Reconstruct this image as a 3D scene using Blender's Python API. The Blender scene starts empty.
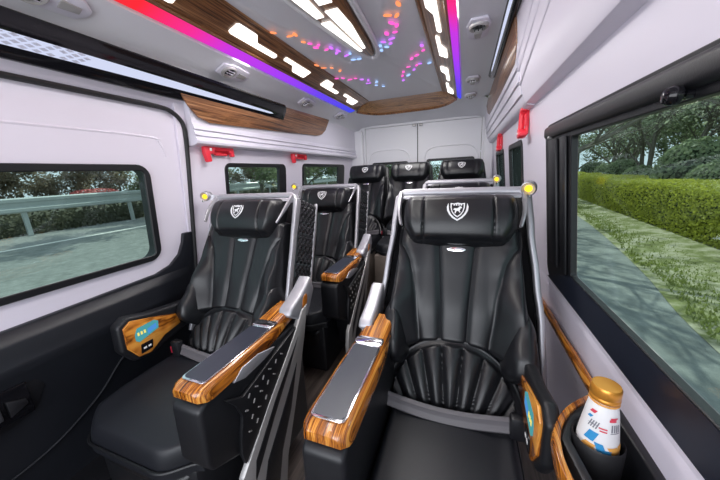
import bpy, bmesh, math, random
from mathutils import Vector, Matrix
from math import sin, cos, pi, sqrt, exp, radians

random.seed(7)
SC = bpy.context.scene
COL = SC.collection
UP = 1.2          # camera height above the cabin floor; everything is modelled relative to the eye, then lifted


# ------------------------------------------------------------------ materials
def new_mat(name):
    m = bpy.data.materials.new(name)
    m.use_nodes = True
    nt = m.node_tree
    b = nt.nodes['Principled BSDF']
    return m, nt, b


def plain(name, col, rough=.5, metal=0., spec=.5, bump=0., bscale=200., coat=0., var=0.):
    m, nt, b = new_mat(name)
    b.inputs['Base Color'].default_value = (*col, 1)
    b.inputs['Roughness'].default_value = rough
    b.inputs['Metallic'].default_value = metal
    b.inputs['Specular IOR Level'].default_value = spec
    if coat:
        b.inputs['Coat Weight'].default_value = coat
        b.inputs['Coat Roughness'].default_value = .08
    if bump or var:
        tc = nt.nodes.new('ShaderNodeTexCoord')
        n = nt.nodes.new('ShaderNodeTexNoise')
        n.inputs['Scale'].default_value = bscale
        n.inputs['Detail'].default_value = 3
        nt.links.new(tc.outputs['Object'], n.inputs['Vector'])
        if bump:
            bp = nt.nodes.new('ShaderNodeBump')
            bp.inputs['Strength'].default_value = bump
            bp.inputs['Distance'].default_value = .002
            nt.links.new(n.outputs['Fac'], bp.inputs['Height'])
            nt.links.new(bp.outputs['Normal'], b.inputs['Normal'])
        if var:
            mx = nt.nodes.new('ShaderNodeMix')
            mx.data_type = 'RGBA'
            mx.inputs[6].default_value = (*[c * (1 - var) for c in col], 1)
            mx.inputs[7].default_value = (*[min(1, c * (1 + var)) for c in col], 1)
            nt.links.new(n.outputs['Fac'], mx.inputs['Factor'])
            nt.links.new(mx.outputs[2], b.inputs['Base Color'])
    return m


def wood(name, stops, scale, rough=.25, coat=.6, dist=1.5):
    m, nt, b = new_mat(name)
    tc = nt.nodes.new('ShaderNodeTexCoord')
    mp = nt.nodes.new('ShaderNodeMapping')
    mp.inputs['Scale'].default_value = scale
    n = nt.nodes.new('ShaderNodeTexNoise')
    n.inputs['Scale'].default_value = 1.
    n.inputs['Detail'].default_value = 4
    n.inputs['Roughness'].default_value = .62
    n.inputs['Distortion'].default_value = dist
    r = nt.nodes.new('ShaderNodeValToRGB')
    el = r.color_ramp.elements
    while len(el) < len(stops):
        el.new(.5)
    for e, (p, c) in zip(el, stops):
        e.position = p
        e.color = (*c, 1)
    nt.links.new(tc.outputs['Object'], mp.inputs['Vector'])
    nt.links.new(mp.outputs['Vector'], n.inputs['Vector'])
    nt.links.new(n.outputs['Fac'], r.inputs['Fac'])
    nt.links.new(r.outputs['Color'], b.inputs['Base Color'])
    b.inputs['Roughness'].default_value = rough
    b.inputs['Coat Weight'].default_value = coat
    b.inputs['Coat Roughness'].default_value = .06
    return m


def emit(name, col, s):
    m = bpy.data.materials.new(name)
    m.use_nodes = True
    nt = m.node_tree
    nt.nodes.clear()
    o = nt.nodes.new('ShaderNodeOutputMaterial')
    e = nt.nodes.new('ShaderNodeEmission')
    e.inputs['Color'].default_value = (*col, 1)
    e.inputs['Strength'].default_value = s
    nt.links.new(e.outputs[0], o.inputs[0])
    return m


def led_mat(name, stops, s, axis='Y'):
    m = emit(name, (1, 1, 1), s)
    nt = m.node_tree
    e = [n for n in nt.nodes if n.type == 'EMISSION'][0]
    tc = nt.nodes.new('ShaderNodeTexCoord')
    sp = nt.nodes.new('ShaderNodeSeparateXYZ')
    r = nt.nodes.new('ShaderNodeValToRGB')
    el = r.color_ramp.elements
    while len(el) < len(stops):
        el.new(.5)
    for x, (p, c) in zip(el, stops):
        x.position = p
        x.color = (*c, 1)
    nt.links.new(tc.outputs['Generated'], sp.inputs[0])
    nt.links.new(sp.outputs[axis], r.inputs['Fac'])
    nt.links.new(r.outputs['Color'], e.inputs['Color'])
    return m


def glass_mat(name, tint):
    m = bpy.data.materials.new(name)
    m.use_nodes = True
    nt = m.node_tree
    nt.nodes.clear()
    o = nt.nodes.new('ShaderNodeOutputMaterial')
    t = nt.nodes.new('ShaderNodeBsdfTransparent')
    t.inputs['Color'].default_value = (*tint, 1)
    g = nt.nodes.new('ShaderNodeBsdfGlossy')
    g.inputs['Roughness'].default_value = .02
    g.inputs['Color'].default_value = (.8, .9, .9, 1)
    mx = nt.nodes.new('ShaderNodeMixShader')
    mx.inputs[0].default_value = .035
    nt.links.new(t.outputs[0], mx.inputs[1])
    nt.links.new(g.outputs[0], mx.inputs[2])
    nt.links.new(mx.outputs[0], o.inputs[0])
    return m


def noise_mat(name, stops, scale, rough=.9, bump=.0, detail=6):
    m, nt, b = new_mat(name)
    tc = nt.nodes.new('ShaderNodeTexCoord')
    n = nt.nodes.new('ShaderNodeTexNoise')
    n.inputs['Scale'].default_value = scale
    n.inputs['Detail'].default_value = detail
    n.inputs['Roughness'].default_value = .7
    r = nt.nodes.new('ShaderNodeValToRGB')
    el = r.color_ramp.elements
    while len(el) < len(stops):
        el.new(.5)
    for x, (p, c) in zip(el, stops):
        x.position = p
        x.color = (*c, 1)
    nt.links.new(tc.outputs['Object'], n.inputs['Vector'])
    nt.links.new(n.outputs['Fac'], r.inputs['Fac'])
    nt.links.new(r.outputs['Color'], b.inputs['Base Color'])
    b.inputs['Roughness'].default_value = rough
    b.inputs['Specular IOR Level'].default_value = .2
    if bump:
        bp = nt.nodes.new('ShaderNodeBump')
        bp.inputs['Strength'].default_value = bump
        nt.links.new(n.outputs['Fac'], bp.inputs['Height'])
        nt.links.new(bp.outputs['Normal'], b.inputs['Normal'])
    return m


def leaf_mat(name, col, var, scale):
    m = plain(name, col, .6, var=var, bscale=scale, spec=.3)
    nt = m.node_tree
    b = nt.nodes['Principled BSDF']
    out = [n for n in nt.nodes if n.type == 'OUTPUT_MATERIAL'][0]
    t = nt.nodes.new('ShaderNodeBsdfTranslucent')
    mixc = [n for n in nt.nodes if n.type == 'MIX'][0]
    nt.links.new(mixc.outputs[2], t.inputs['Color'])
    mx = nt.nodes.new('ShaderNodeMixShader')
    mx.inputs[0].default_value = .45
    nt.links.new(b.outputs[0], mx.inputs[1])
    nt.links.new(t.outputs[0], mx.inputs[2])
    nt.links.new(mx.outputs[0], out.inputs[0])
    return m


MT = dict(
    white=plain('white_plastic', (.74, .70, .80), .38, bump=.05, bscale=300),
    duct=plain('duct_plastic', (.70, .68, .77), .42, bump=.05, bscale=300),
    rear=plain('rear_plastic', (.82, .82, .86), .5),
    ceil=plain('ceiling_plastic', (.70, .70, .75), .36, bump=.04, bscale=150),
    verge_dark=noise_mat('far_verge', [(.3, (.035, .04, .025)), (.5, (.07, .075, .05)), (.7, (.13, .12, .09))], 2., .95, .3),
    brush=leaf_mat('roadside_brush', (.11, .115, .075), .6, 2),
    seal=plain('rubber_seal', (.012, .012, .014), .55),
    black=plain('black_plastic', (.008, .0085, .011), .44, bump=.12, bscale=500),
    door_black=plain('door_black_plastic', (.010, .0115, .016), .42, bump=.15, bscale=400),
    gloss=plain('gloss_black', (.006, .006, .008), .08, spec=.35),
    leather=plain('black_leather', (.0085, .009, .011), .33, bump=.2, bscale=420, spec=.5),
    leather2=plain('smooth_leather', (.009, .010, .014), .42, bump=.2, bscale=700, spec=.45),
    quilt=plain('quilted_leather', (.016, .016, .018), .24, spec=.55),
    silver=plain('brushed_silver', (.46, .455, .49), .42, metal=.55),
    grey=plain('grey_plastic', (.42, .41, .405), .4, metal=.35),
    chrome=plain('chrome', (.85, .85, .88), .12, metal=1.),
    crest=plain('crest_thread', (.80, .80, .82), .5),
    belt=plain('belt_webbing', (.115, .108, .118), .42, bump=.4, bscale=600),
    red=plain('red_plastic', (.80, .035, .06), .35),
    redbtn=plain('red_button', (.35, .01, .03), .4),
    tray=plain('slate_tray', (.028, .033, .050), .36, coat=.1),
    navy=plain('navy_black_ledge', (.010, .014, .026), .45),
    wood=wood('zebra_wood', [(.34, (.025, .007, .002)), (.42, (.20, .055, .009)), (.47, (.56, .18, .018)), (.51, (.13, .035, .006)), (.545, (.58, .20, .025)), (.60, (.76, .34, .06)), (.67, (.30, .09, .014))], (95, 1.6, 5), dist=.35),
    wood_ceil=wood('walnut', [(.34, (.028, .010, .005)), (.43, (.16, .060, .021)), (.49, (.33, .145, .058)), (.53, (.09, .034, .013)), (.58, (.27, .115, .045)), (.66, (.44, .23, .11))], (60, 1.4, 60), .32, .3, .5),
    wood_cross=wood('walnut_across', [(.28, (.06, .022, .007)), (.42, (.30, .115, .03)), (.53, (.60, .28, .085)), (.62, (.22, .08, .022)), (.72, (.66, .34, .13))], (1.8, 45, 45), .32, .3),
    floor=wood('dark_floor_wood', [(.3, (.020, .016, .014)), (.5, (.060, .046, .040)), (.7, (.11, .088, .078))], (34, 2.0, 10), .4, .1),
    carton=plain('taupe_vinyl', (.20, .165, .14), .5, var=.15, bscale=30),
    light=emit('white_light', (1., .97, .93), 2.2),
    strip=emit('cool_strip_light', (.72, .77, 1.), .92),
    strip_cell=plain('frosted_facet', (.50, .53, .66), .2),
    warm=emit('yellow_lamp', (1., .62, .03), 2.0),
    screen=emit('teal_screen', (.08, .36, .40), .9),
    screen2=emit('blue_screen', (.08, .30, .75), .9),
    icon=emit('yellow_icon', (.9, .8, .2), 1.),
    white_print=plain('white_print', (.8, .8, .8), .5),
    glass=glass_mat('green_glass', (.76, .86, .83)),
    asphalt=noise_mat('asphalt', [(.3, (.17, .18, .18)), (.5, (.25, .26, .26)), (.7, (.34, .35, .34))], 9., .85, .1),
    lot=noise_mat('parking_asphalt', [(.3, (.145, .155, .155)), (.5, (.20, .215, .21)), (.7, (.27, .285, .28))], 5., .85, .1),
    paint=plain('road_paint', (.75, .75, .72), .7),
    soil=noise_mat('verge_soil', [(.3, (.10, .11, .045)), (.45, (.18, .20, .075)), (.55, (.34, .33, .22)), (.7, (.46, .44, .36))], 2.2, .95, .4),
    grass=leaf_mat('grass', (.23, .27, .075), .5, 3),
    hedge=leaf_mat('hedge_leaf', (.48, .50, .075), .4, 9),
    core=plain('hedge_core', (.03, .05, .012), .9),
    shrub=leaf_mat('shrub_leaf', (.27, .33, .20), .4, 8),
    shrub_core=plain('shrub_core', (.04, .06, .03), .9),
    bark=plain('bark', (.17, .15, .125), .9, var=.4, bscale=12),
    leaf=leaf_mat('tree_leaf', (.22, .265, .15), .5, 3),
    leaf2=leaf_mat('tree_leaf_light', (.36, .40, .29), .5, 3),
    dry=leaf_mat('dry_brush', (.27, .23, .17), .5, 4),
    pink=plain('pink_blossom', (.60, .16, .16), .7, var=.3, bscale=5),
    steel=plain('galvanised_steel', (.50, .54, .54), .45, metal=.3),
    label=plain('milk_label', (.86, .85, .86), .35),
    cap=plain('copper_cap', (.80, .34, .05), .28, metal=.55),
    lred=plain('label_red', (.70, .06, .10), .4),
    lblue=plain('label_blue', (.04, .30, .62), .4),
    lorange=plain('label_orange', (.85, .42, .10), .4),
    lgrey=plain('label_grey', (.22, .22, .26), .4),
    milk=plain('milk', (.80, .78, .76), .3),
    suede=plain('dark_cloth', (.02, .02, .024), .8),
)


# ------------------------------------------------------------------ mesh builder
class MB:
    def __init__(s):
        s.v, s.f, s.m = [], [], []

    def add(s, vs, fs, mi=0):
        b = len(s.v)
        s.v += [tuple(v) for v in vs]
        s.f += [tuple(b + i for i in f) for f in fs]
        s.m += [mi] * len(fs)
        return s

    def box(s, lo, hi, mi=0):
        x0, y0, z0 = lo
        x1, y1, z1 = hi
        return s.add([(x0, y0, z0), (x1, y0, z0), (x1, y1, z0), (x0, y1, z0), (x0, y0, z1), (x1, y0, z1), (x1, y1, z1), (x0, y1, z1)],
                     [(0, 3, 2, 1), (4, 5, 6, 7), (0, 1, 5, 4), (1, 2, 6, 5), (2, 3, 7, 6), (3, 0, 4, 7)], mi)

    def prism(s, pts, off, mi=0):
        """3-D polygon pushed along the vector off"""
        n = len(pts)
        o = Vector(off)
        vs = [Vector(p) for p in pts] + [Vector(p) + o for p in pts]
        return s.add(vs, [tuple(range(n - 1, -1, -1)), tuple(range(n, 2 * n))] + [(i, (i + 1) % n, n + (i + 1) % n, n + i) for i in range(n)], mi)

    def sweep(s, path, sec, up, mi=0, closed=False, cap=True, scale=None):
        """sec: (across, along-up) pairs carried along the path"""
        path = [Vector(p) for p in path]
        n, k = len(path), len(sec)
        up = Vector(up)
        vs = []
        for i, p in enumerate(path):
            a = path[(i - 1) % n] if closed or i > 0 else p
            c = path[(i + 1) % n] if closed or i < n - 1 else p
            t1 = (p - a).normalized() if (p - a).length > 1e-9 else None
            t2 = (c - p).normalized() if (c - p).length > 1e-9 else None
            t = ((t1 or t2) + (t2 or t1)).normalized()
            side = t.cross(up)
            if side.length < 1e-6:
                side = t.cross(Vector((1, 0, 0)))
            side.normalize()
            u = side.cross(t).normalized()
            mit = 1.
            if t1 and t2:
                mit = 1 / max(.45, sqrt(max(0., (1 + t1.dot(t2)) / 2)))
            sc = scale[i] if scale else 1.
            for (x, y) in sec:
                vs.append(p + side * (x * mit * sc) + u * (y * sc))
        fs = []
        for i in range(n if closed else n - 1):
            j = (i + 1) % n
            for q in range(k):
                r = (q + 1) % k
                fs.append((i * k + q, i * k + r, j * k + r, j * k + q))
        if cap and not closed:
            fs.append(tuple(range(k - 1, -1, -1)))
            fs.append(tuple((n - 1) * k + q for q in range(k)))
        return s.add(vs, fs, mi)

    def tube(s, path, r, sides=8, mi=0, closed=False, radii=None):
        sec = [(cos(2 * pi * i / sides) * r, sin(2 * pi * i / sides) * r) for i in range(sides)]
        sc = [q / r for q in radii] if radii else None
        d = Vector(path[-1]) - Vector(path[0])
        up = (0, 0, 1) if abs(d.normalized().z if d.length > 1e-6 else 0) < .9 else (0, 1, 0)
        return s.sweep(path, sec, up, mi, closed, True, sc)

    def lathe(s, prof, c, ax=(0, 0, 1), sides=24, mi=0, arc=None):
        """prof: (radius, height) pairs turned about an axis through c"""
        ax = Vector(ax).normalized()
        a = ax.orthogonal().normalized()
        if abs(ax.z) > .99:
            a = Vector((1, 0, 0))
        b = ax.cross(a)
        c = Vector(c)
        vs, fs = [], []
        for (r, h) in prof:
            for i in range(sides):
                t = 2 * pi * i / sides
                vs.append(c + ax * h + (a * cos(t) + b * sin(t)) * max(r, 1e-5))
        for j in range(len(prof) - 1):
            for i in range(sides):
                k = (i + 1) % sides
                fs.append((j * sides + i, j * sides + k, (j + 1) * sides + k, (j + 1) * sides + i))
        fs.append(tuple(range(sides - 1, -1, -1)))
        fs.append(tuple((len(prof) - 1) * sides + i for i in range(sides)))
        return s.add(vs, fs, mi)

    def grid(s, rows, mi=0):
        n, k = len(rows), len(rows[0])
        vs = [p for r in rows for p in r]
        return s.add(vs, [(i * k + j, i * k + j + 1, (i + 1) * k + j + 1, (i + 1) * k + j) for i in range(n - 1) for j in range(k - 1)], mi)

    def build(s, name, mat, parent=None, bevel=0., seg=2, smooth=True, ang=38, recalc=True, flat=False):
        me = bpy.data.meshes.new(name)
        off = Vector((0, 0, 0))
        if parent is not None and parent.get('_w') is not None:
            off = Vector(parent['_w'])
        me.from_pydata([tuple(Vector(v) - off) for v in s.v], [], s.f)
        mats = mat if isinstance(mat, (list, tuple)) else [mat]
        for m in mats:
            me.materials.append(m)
        for p, mi in zip(me.polygons, s.m):
            p.material_index = mi
        if recalc or bevel:
            bm = bmesh.new()
            bm.from_mesh(me)
            if recalc:
                bmesh.ops.recalc_face_normals(bm, faces=bm.faces)
            if bevel:
                es = [e for e in bm.edges if len(e.link_faces) == 2 and e.calc_face_angle(0) > radians(28)]
                bmesh.ops.bevel(bm, geom=es, offset=bevel, segments=seg, profile=.5, affect='EDGES', clamp_overlap=True)
            bm.to_mesh(me)
            bm.free()
        if smooth:
            me.polygons.foreach_set('use_smooth', [True] * len(me.polygons))
            me.set_sharp_from_angle(angle=radians(ang))
        o = bpy.data.objects.new(name, me)
        COL.objects.link(o)
        if parent is not None:
            o.parent = parent
            o['_w'] = tuple(off)
        return o


def thing(name, label, cat, loc=(0, 0, 0), group=None):
    o = bpy.data.objects.new(name, None)
    o.empty_display_size = .05
    COL.objects.link(o)
    o.location = loc
    o['_w'] = tuple(loc)
    tag(o, label, cat, group)
    return o


def tag(o, label, cat, group=None):
    o['label'] = label
    o['category'] = cat
    if group:
        o['group'] = group
    return o


def struct(o):
    o['kind'] = 'structure'
    return o


def copy_tree(o, parent=None):
    c = o.copy()
    COL.objects.link(c)
    if parent is not None:
        c.parent = parent
    for ch in list(o.children):
        copy_tree(ch, c)
    return c


def dup(o, loc, label, group=None):
    c = copy_tree(o)
    c.location = loc
    c['label'] = label
    if group:
        c['group'] = group
    return c


def rrect(x0, y0, x1, y1, r, n=6):
    out = []
    for cx, cy, a0 in ((x1 - r, y1 - r, 0), (x0 + r, y1 - r, 90), (x0 + r, y0 + r, 180), (x1 - r, y0 + r, 270)):
        for i in range(n + 1):
            a = radians(a0 + 90 * i / n)
            out.append((cx + r * cos(a), cy + r * sin(a)))
    return out


def holed(outer, holes, to3, off):
    """a sheet with openings: polygons in 2-D, mapped by to3, thickened along off"""
    bm = bmesh.new()
    es = []
    for lp in [outer] + holes:
        vs = [bm.verts.new((a, b, 0)) for a, b in lp]
        es += [bm.edges.new((vs[i], vs[(i + 1) % len(vs)])) for i in range(len(vs))]
    bmesh.ops.triangle_fill(bm, use_beauty=True, use_dissolve=False, edges=es)
    bm.verts.index_update()
    vs = [v.co.copy() for v in bm.verts]
    fs = [tuple(v.index for v in f.verts) for f in bm.faces]
    bd = [(e.verts[0].index, e.verts[1].index) for e in bm.edges if len(e.link_faces) == 1]
    bm.free()
    n = len(vs)
    o = Vector(off)
    front = [Vector(to3(v.x, v.y)) for v in vs]
    mb = MB()
    mb.add(front + [p + o for p in front], fs + [tuple(i + n for i in reversed(f)) for f in fs] + [(a, b, b + n, a + n) for a, b in bd])
    return mb


def smooth01(t):
    t = max(0., min(1., t))
    return t * t * (3 - 2 * t)


def interp(t, tab):
    if t <= tab[0][0]:
        return tab[0][1]
    for (a, x), (b, y) in zip(tab, tab[1:]):
        if t <= b:
            return x + (y - x) * smooth01((t - a) / (b - a))
    return tab[-1][1]


def catmull(pts, n=6):
    pts = [Vector(p) for p in pts]
    out = []
    for i in range(len(pts) - 1):
        p0, p1, p2, p3 = pts[max(0, i - 1)], pts[i], pts[i + 1], pts[min(len(pts) - 1, i + 2)]
        for k in range(n):
            t = k / n
            out.append(.5 * ((2 * p1) + (p2 - p0) * t + (2 * p0 - 5 * p1 + 4 * p2 - p3) * t * t + (3 * p1 - p0 - 3 * p2 + p3) * t ** 3))
    out.append(pts[-1])
    return out


# wall planes lean: the cabin is wider at the belt than at the roof
def LW(z, off=0.):
    return -1.41 + .1 * z + off


def RW(z, off=0.):
    return .30 - .1 * z + off


YF, YR = -.75, 3.6       # cabin front opening (windscreen side) and rear doors

# ------------------------------------------------------------------ floor and ceiling
struct(MB().box((-1.56, YF, -1.24), (.45, YR, -1.2)).build('floor', MT['floor']))
struct(MB().box((-1.50, YF, -1.2), (-1.33, 1.08, -1.17)).build('trim_7', MT['black'], bevel=.008))


def strip_sheet(name, prof, y0, y1, mat, t=.012, parent=None, ny=2):
    """cross-section polyline (x, z) pulled along y, given a thickness outwards"""
    mb = MB()
    cx, cz = -.56, 0.
    n = len(prof)
    nor = []
    for i, (x, z) in enumerate(prof):
        a = Vector(prof[max(0, i - 1)])
        b = Vector(prof[min(n - 1, i + 1)])
        d = (b - a).normalized()
        q = Vector((-d.y, d.x))
        if q.dot(Vector((x - cx, z - cz))) < 0:
            q = -q
        nor.append(q)
    for k in range(ny - 1):
        ya = y0 + (y1 - y0) * k / (ny - 1)
        yb = y0 + (y1 - y0) * (k + 1) / (ny - 1)
    rows = [[(x, y, z) for x, z in prof] for y in (y0, y1)]
    back = [[(x + q.x * t, y, z + q.y * t) for (x, z), q in zip(prof, nor)] for y in (y0, y1)]
    mb.v = [tuple(p) for r in rows for p in r] + [tuple(p) for r in back for p in r]
    f = []
    for j in range(n - 1):
        f.append((j, j + 1, n + j + 1, n + j))
        f.append((2 * n + j, 3 * n + j, 3 * n + j + 1, 2 * n + j + 1))
        f.append((j, 2 * n + j, 2 * n + j + 1, j + 1))
        f.append((n + j, n + j + 1, 3 * n + j + 1, 3 * n + j))
    f.append((0, n, 3 * n, 2 * n))
    f.append((n - 1, 3 * n - 1, 4 * n - 1, 2 * n - 1))
    mb.f = f
    mb.m = [0] * len(f)
    return mb


# raised middle panel with long embossed rays running from the boat-shaped lamp
mb = MB()
rows = []
NX, NY = 60, 90
for j in range(NY + 1):
    y = YF + (2.96 - YF) * j / NY
    row = []
    for i in range(NX + 1):
        x = -.97 + (.78) * i / NX
        z = .70
        for (xa, ya, xb, yb, w, h) in ((-.78, -.7, -.60, 1.80, .020, .010), (-.40, -.7, -.53, 1.75, .020, .010),
                                       (-.60, 1.8, -.90, 2.7, .018, .006), (-.53, 1.8, -.27, 2.7, .018, .006), (-.92, .9, -.72, 1.9, .016, .005),
                                       (-.27, .9, -.45, 1.9, .016, .005)):
            dx, dy = xb - xa, yb - ya
            t = max(0, min(1, ((x - xa) * dx + (y - ya) * dy) / (dx * dx + dy * dy)))
            d = sqrt((x - xa - t * dx) ** 2 + (y - ya - t * dy) ** 2)
            z -= h * exp(-(d / w) ** 2)
        row.append((x, y, z))
    rows.append(row)
mb.grid(rows)
ce = struct(mb.build('ceiling', MT['ceil'], smooth=True, ang=60))
ce['_w'] = (0, 0, 0)
strip_sheet('', [(-1.385, .47), (-1.33, .535), (-1.30, .56), (-1.17, .615), (-1.15, .66), (-1.06, .665)], YF, 2.95, None).build('side_panel', MT['ceil'], ce)
strip_sheet('', [(.22, .575), (.165, .615), (-.045, .615), (-.07, .66), (-.13, .668)], YF, 2.95, None).build('side_panel', MT['ceil'], ce)
# rear section, dropping towards the doors
mb = MB()
rows = []
for y, zc, ze in ((2.93, .625, .56), (3.24, .618, .55), (3.40, .600, .545), (3.62, .565, .53)):
    rows.append([(-1.39, y, ze - .08), (-1.33, y, ze - .02), (-1.26, y, ze + (zc - ze) * .6), (-1.12, y, zc), (-1.0, y, zc), (-.9, y, zc), (-.75, y, zc), (-.6, y, zc + .002), (-.42, y, zc), (-.28, y, zc), (-.17, y, zc), (-.05, y, zc), (.12, y, zc - .01), (.20, y, ze), (.26, y, ze - .06)])
# keep clear of the tray: split round the wooden end board
rows[0] = [(p[0], 3.225 - .29 * max(0., min(1., abs(p[0] + .59) / .5)) ** 5, p[2] + .012) for p in rows[0]]
mb.grid([[rows[0][i].__class__((rows[0][i][0], rows[0][i][1], rows[0][i][2])) for i in range(len(rows[0]))]] + rows[1:])
mb.build('rear_panel', MT['ceil'], ce)
# roof skin that shuts the cabin off from the sky
struct(MB().box((-1.62, YF, .76), (.52, 3.7, .80)).build('roof', MT['black']))

# ------------------------------------------------------------------ wooden ceiling borders with light cut-outs
LIGHTS = [(.22, .56, 0), (.62, .92, 1), (1.18, 1.52, 0), (1.58, 1.86, 1), (2.07, 2.36, 0), (2.46, 2.77, 1)]


def border(p_in, p_out, label, y_shift=0.):
    root = thing('ceiling_border', label, 'ceiling panel', (0, 0, 0))
    A = Vector((p_in[0], 0, p_in[1]))
    B = Vector((p_out[0], 0, p_out[1]))
    d = B - A
    nrm = Vector((d.z, 0, -d.x))
    if nrm.z > 0:
        nrm = -nrm
    nrm.normalize()

    def pt(y, v, h=0.):
        q = A + d * v + nrm * h
        return (q.x, y, q.z)
    mb = MB()
    mb.prism([pt(YF, 0), pt(YF, 1), pt(2.93, 1), pt(2.93, 0)], -nrm * .012)
    # rolled inner and outer lips
    mb.tube([pt(YF, 0, .002), pt(2.93, 0, .002)], .008, 8)
    mb.tube([pt(YF, 1, .002), pt(2.95, 1, .002)], .008, 8)
    mb.build('wood_panel', MT['wood_ceil'], root)
    for (a, b, k) in LIGHTS:
        a += y_shift
        b += y_shift
        L = b - a
        if k:      # narrow lead-in, widening outwards
            sh = [(0, .44), (.02, .40), (1, .40), (1, .76), (.96, .80), (.52, .80), (.36, .56), (.02, .56)]
        else:      # broad start, narrow tail
            sh = [(0, .34), (.04, .28), (.38, .28), (.50, .52), (.97, .52), (1, .56), (1, .66), (.97, .70), (.04, .70), (0, .66)]
        mb = MB()
        mb.prism([pt(a + L * u, v, .0015) for u, v in sh], nrm * .004)
        mb.build('light_lens', MT['light'], root, smooth=False)
    return root


border((-.935, .70), (-1.085, .642), 'striped walnut ceiling border with white light cutouts, left of the centre lamp')
border((-.215, .70), (-.095, .642), 'striped walnut ceiling border with white light cutouts, right of the centre lamp', .12)
# end piece of the tray, sloping down to the rear
root = thing('ceiling_border', 'walnut end board closing the ceiling tray above the rear seats', 'ceiling panel', (0, 0, 0))
EP = [(0., .700), (.25, .690), (.55, .662), (.8, .640), (1., .622)]      # share of the way out, height
NXB = 28
rows = []
for k, z in EP:
    r = []
    for i in range(NXB + 1):
        u = i / NXB * 2 - 1
        hw = .360 + .128 * k
        xc = -.575 - .015 * k
        ye = 2.93 + (.30 * k) * (1 - abs(u) ** 5 * .9)
        r.append((xc + hw * u, ye, z))
    rows.append(r)
mb = MB()
mb.grid(rows)
mb.grid([[(p[0], p[1] + .004, p[2] + .014) for p in r] for r in rows])
mb.build('wood_panel', MT['wood_cross'], root)
mb = MB()
mb.tube([Vector(p) + Vector((0, 0, -.001)) for p in rows[-1]], .012, 8)
mb.build('rolled_lip', MT['wood_ceil'], root)

# colour-changing light strips
RGB = [(.0, (.9, .02, .03)), (.43, (.92, .025, .04)), (.49, (.85, .03, .30)), (.545, (.55, .04, .72)), (.66, (.34, .05, .85)), (.80, (.14, .06, .80)), (1., (.05, .07, .75))]
MT['rgb'] = led_mat('rgb_strip', RGB, 1.1)
MT['rgb_r'] = led_mat('rgb_strip_right', [(min(1, p + .085 * (0 < p < 1)), c) for p, c in RGB], 1.1)
for nm, pa, pb, lb in (('l', (-1.088, .640), (-1.158, .622), 'glowing red to violet to blue light strip along the left ceiling border'),
                       ('r', (-.092, .640), (-.055, .618), 'glowing red to violet to blue light strip along the right ceiling border')):
    mb = MB()
    s = 1 if pb[0] > pa[0] else -1
    arc = [(pa[0] + (pb[0] - pa[0]) * t, pa[1] + (pb[1] - pa[1]) * t - .006 * sin(pi * t)) for t in [i / 8 for i in range(9)]]
    rows = [[(x, y, z) for x, z in arc] for y in [YF + (2.95 - YF) * j / 20 for j in range(21)]]
    mb.grid(rows)
    mb.grid([[(x, y, z + .008) for x, y, z in r] for r in rows])
    tag(mb.build('light_strip', MT['rgb'] if nm == 'l' else MT['rgb_r']), lb, 'light strip')

# boat-shaped lamp in the middle of the ceiling
root = thing('ceiling_lamp', 'long boat-shaped walnut ceiling lamp with white panes over the aisle', 'lamp', (-.55, 1.0, .68))
hull = [(-.775, -.4), (-.735, .5), (-.665, 1.16), (-.60, 1.62), (-.565, 1.78), (-.545, 1.81), (-.525, 1.78), (-.505, 1.66), (-.48, 1.25), (-.445, .5), (-.42, -.4)]
mb = MB()
mb.prism([(x, y, .672) for x, y in hull], (0, 0, .03))
mb.build('wood_housing', MT['wood_ceil'], root, bevel=.008)
mb = MB()
hp = catmull([(x, y, .684) for x, y in [(-.80, -.4), (-.757, .5), (-.688, 1.16), (-.622, 1.63), (-.58, 1.80), (-.545, 1.845), (-.51, 1.80), (-.482, 1.66), (-.455, 1.25), (-.42, .5), (-.395, -.4)]], 5)
mb.tube(hp, .014, 8)
mb.build('rim', MT['ceil'], root)
for q in ([(-.69, .55), (-.655, 1.13), (-.637, 1.285), (-.60, 1.285), (-.605, .55)], [(-.637, 1.33), (-.582, 1.69), (-.566, 1.69), (-.592, 1.33)],
          [(-.575, .55), (-.578, 1.20), (-.52, 1.20), (-.49, .55)], [(-.578, 1.25), (-.553, 1.66), (-.538, 1.66), (-.515, 1.40), (-.52, 1.25)],
          [(-.72, -.2), (-.695, .48), (-.60, .48), (-.60, -.2)], [(-.57, -.2), (-.572, .48), (-.485, .48), (-.46, -.2)]):
    MB().prism([(x, y, .6715) for x, y in q], (0, 0, -.004)).build('light_pane', MT['light'], root, smooth=False)

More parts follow.
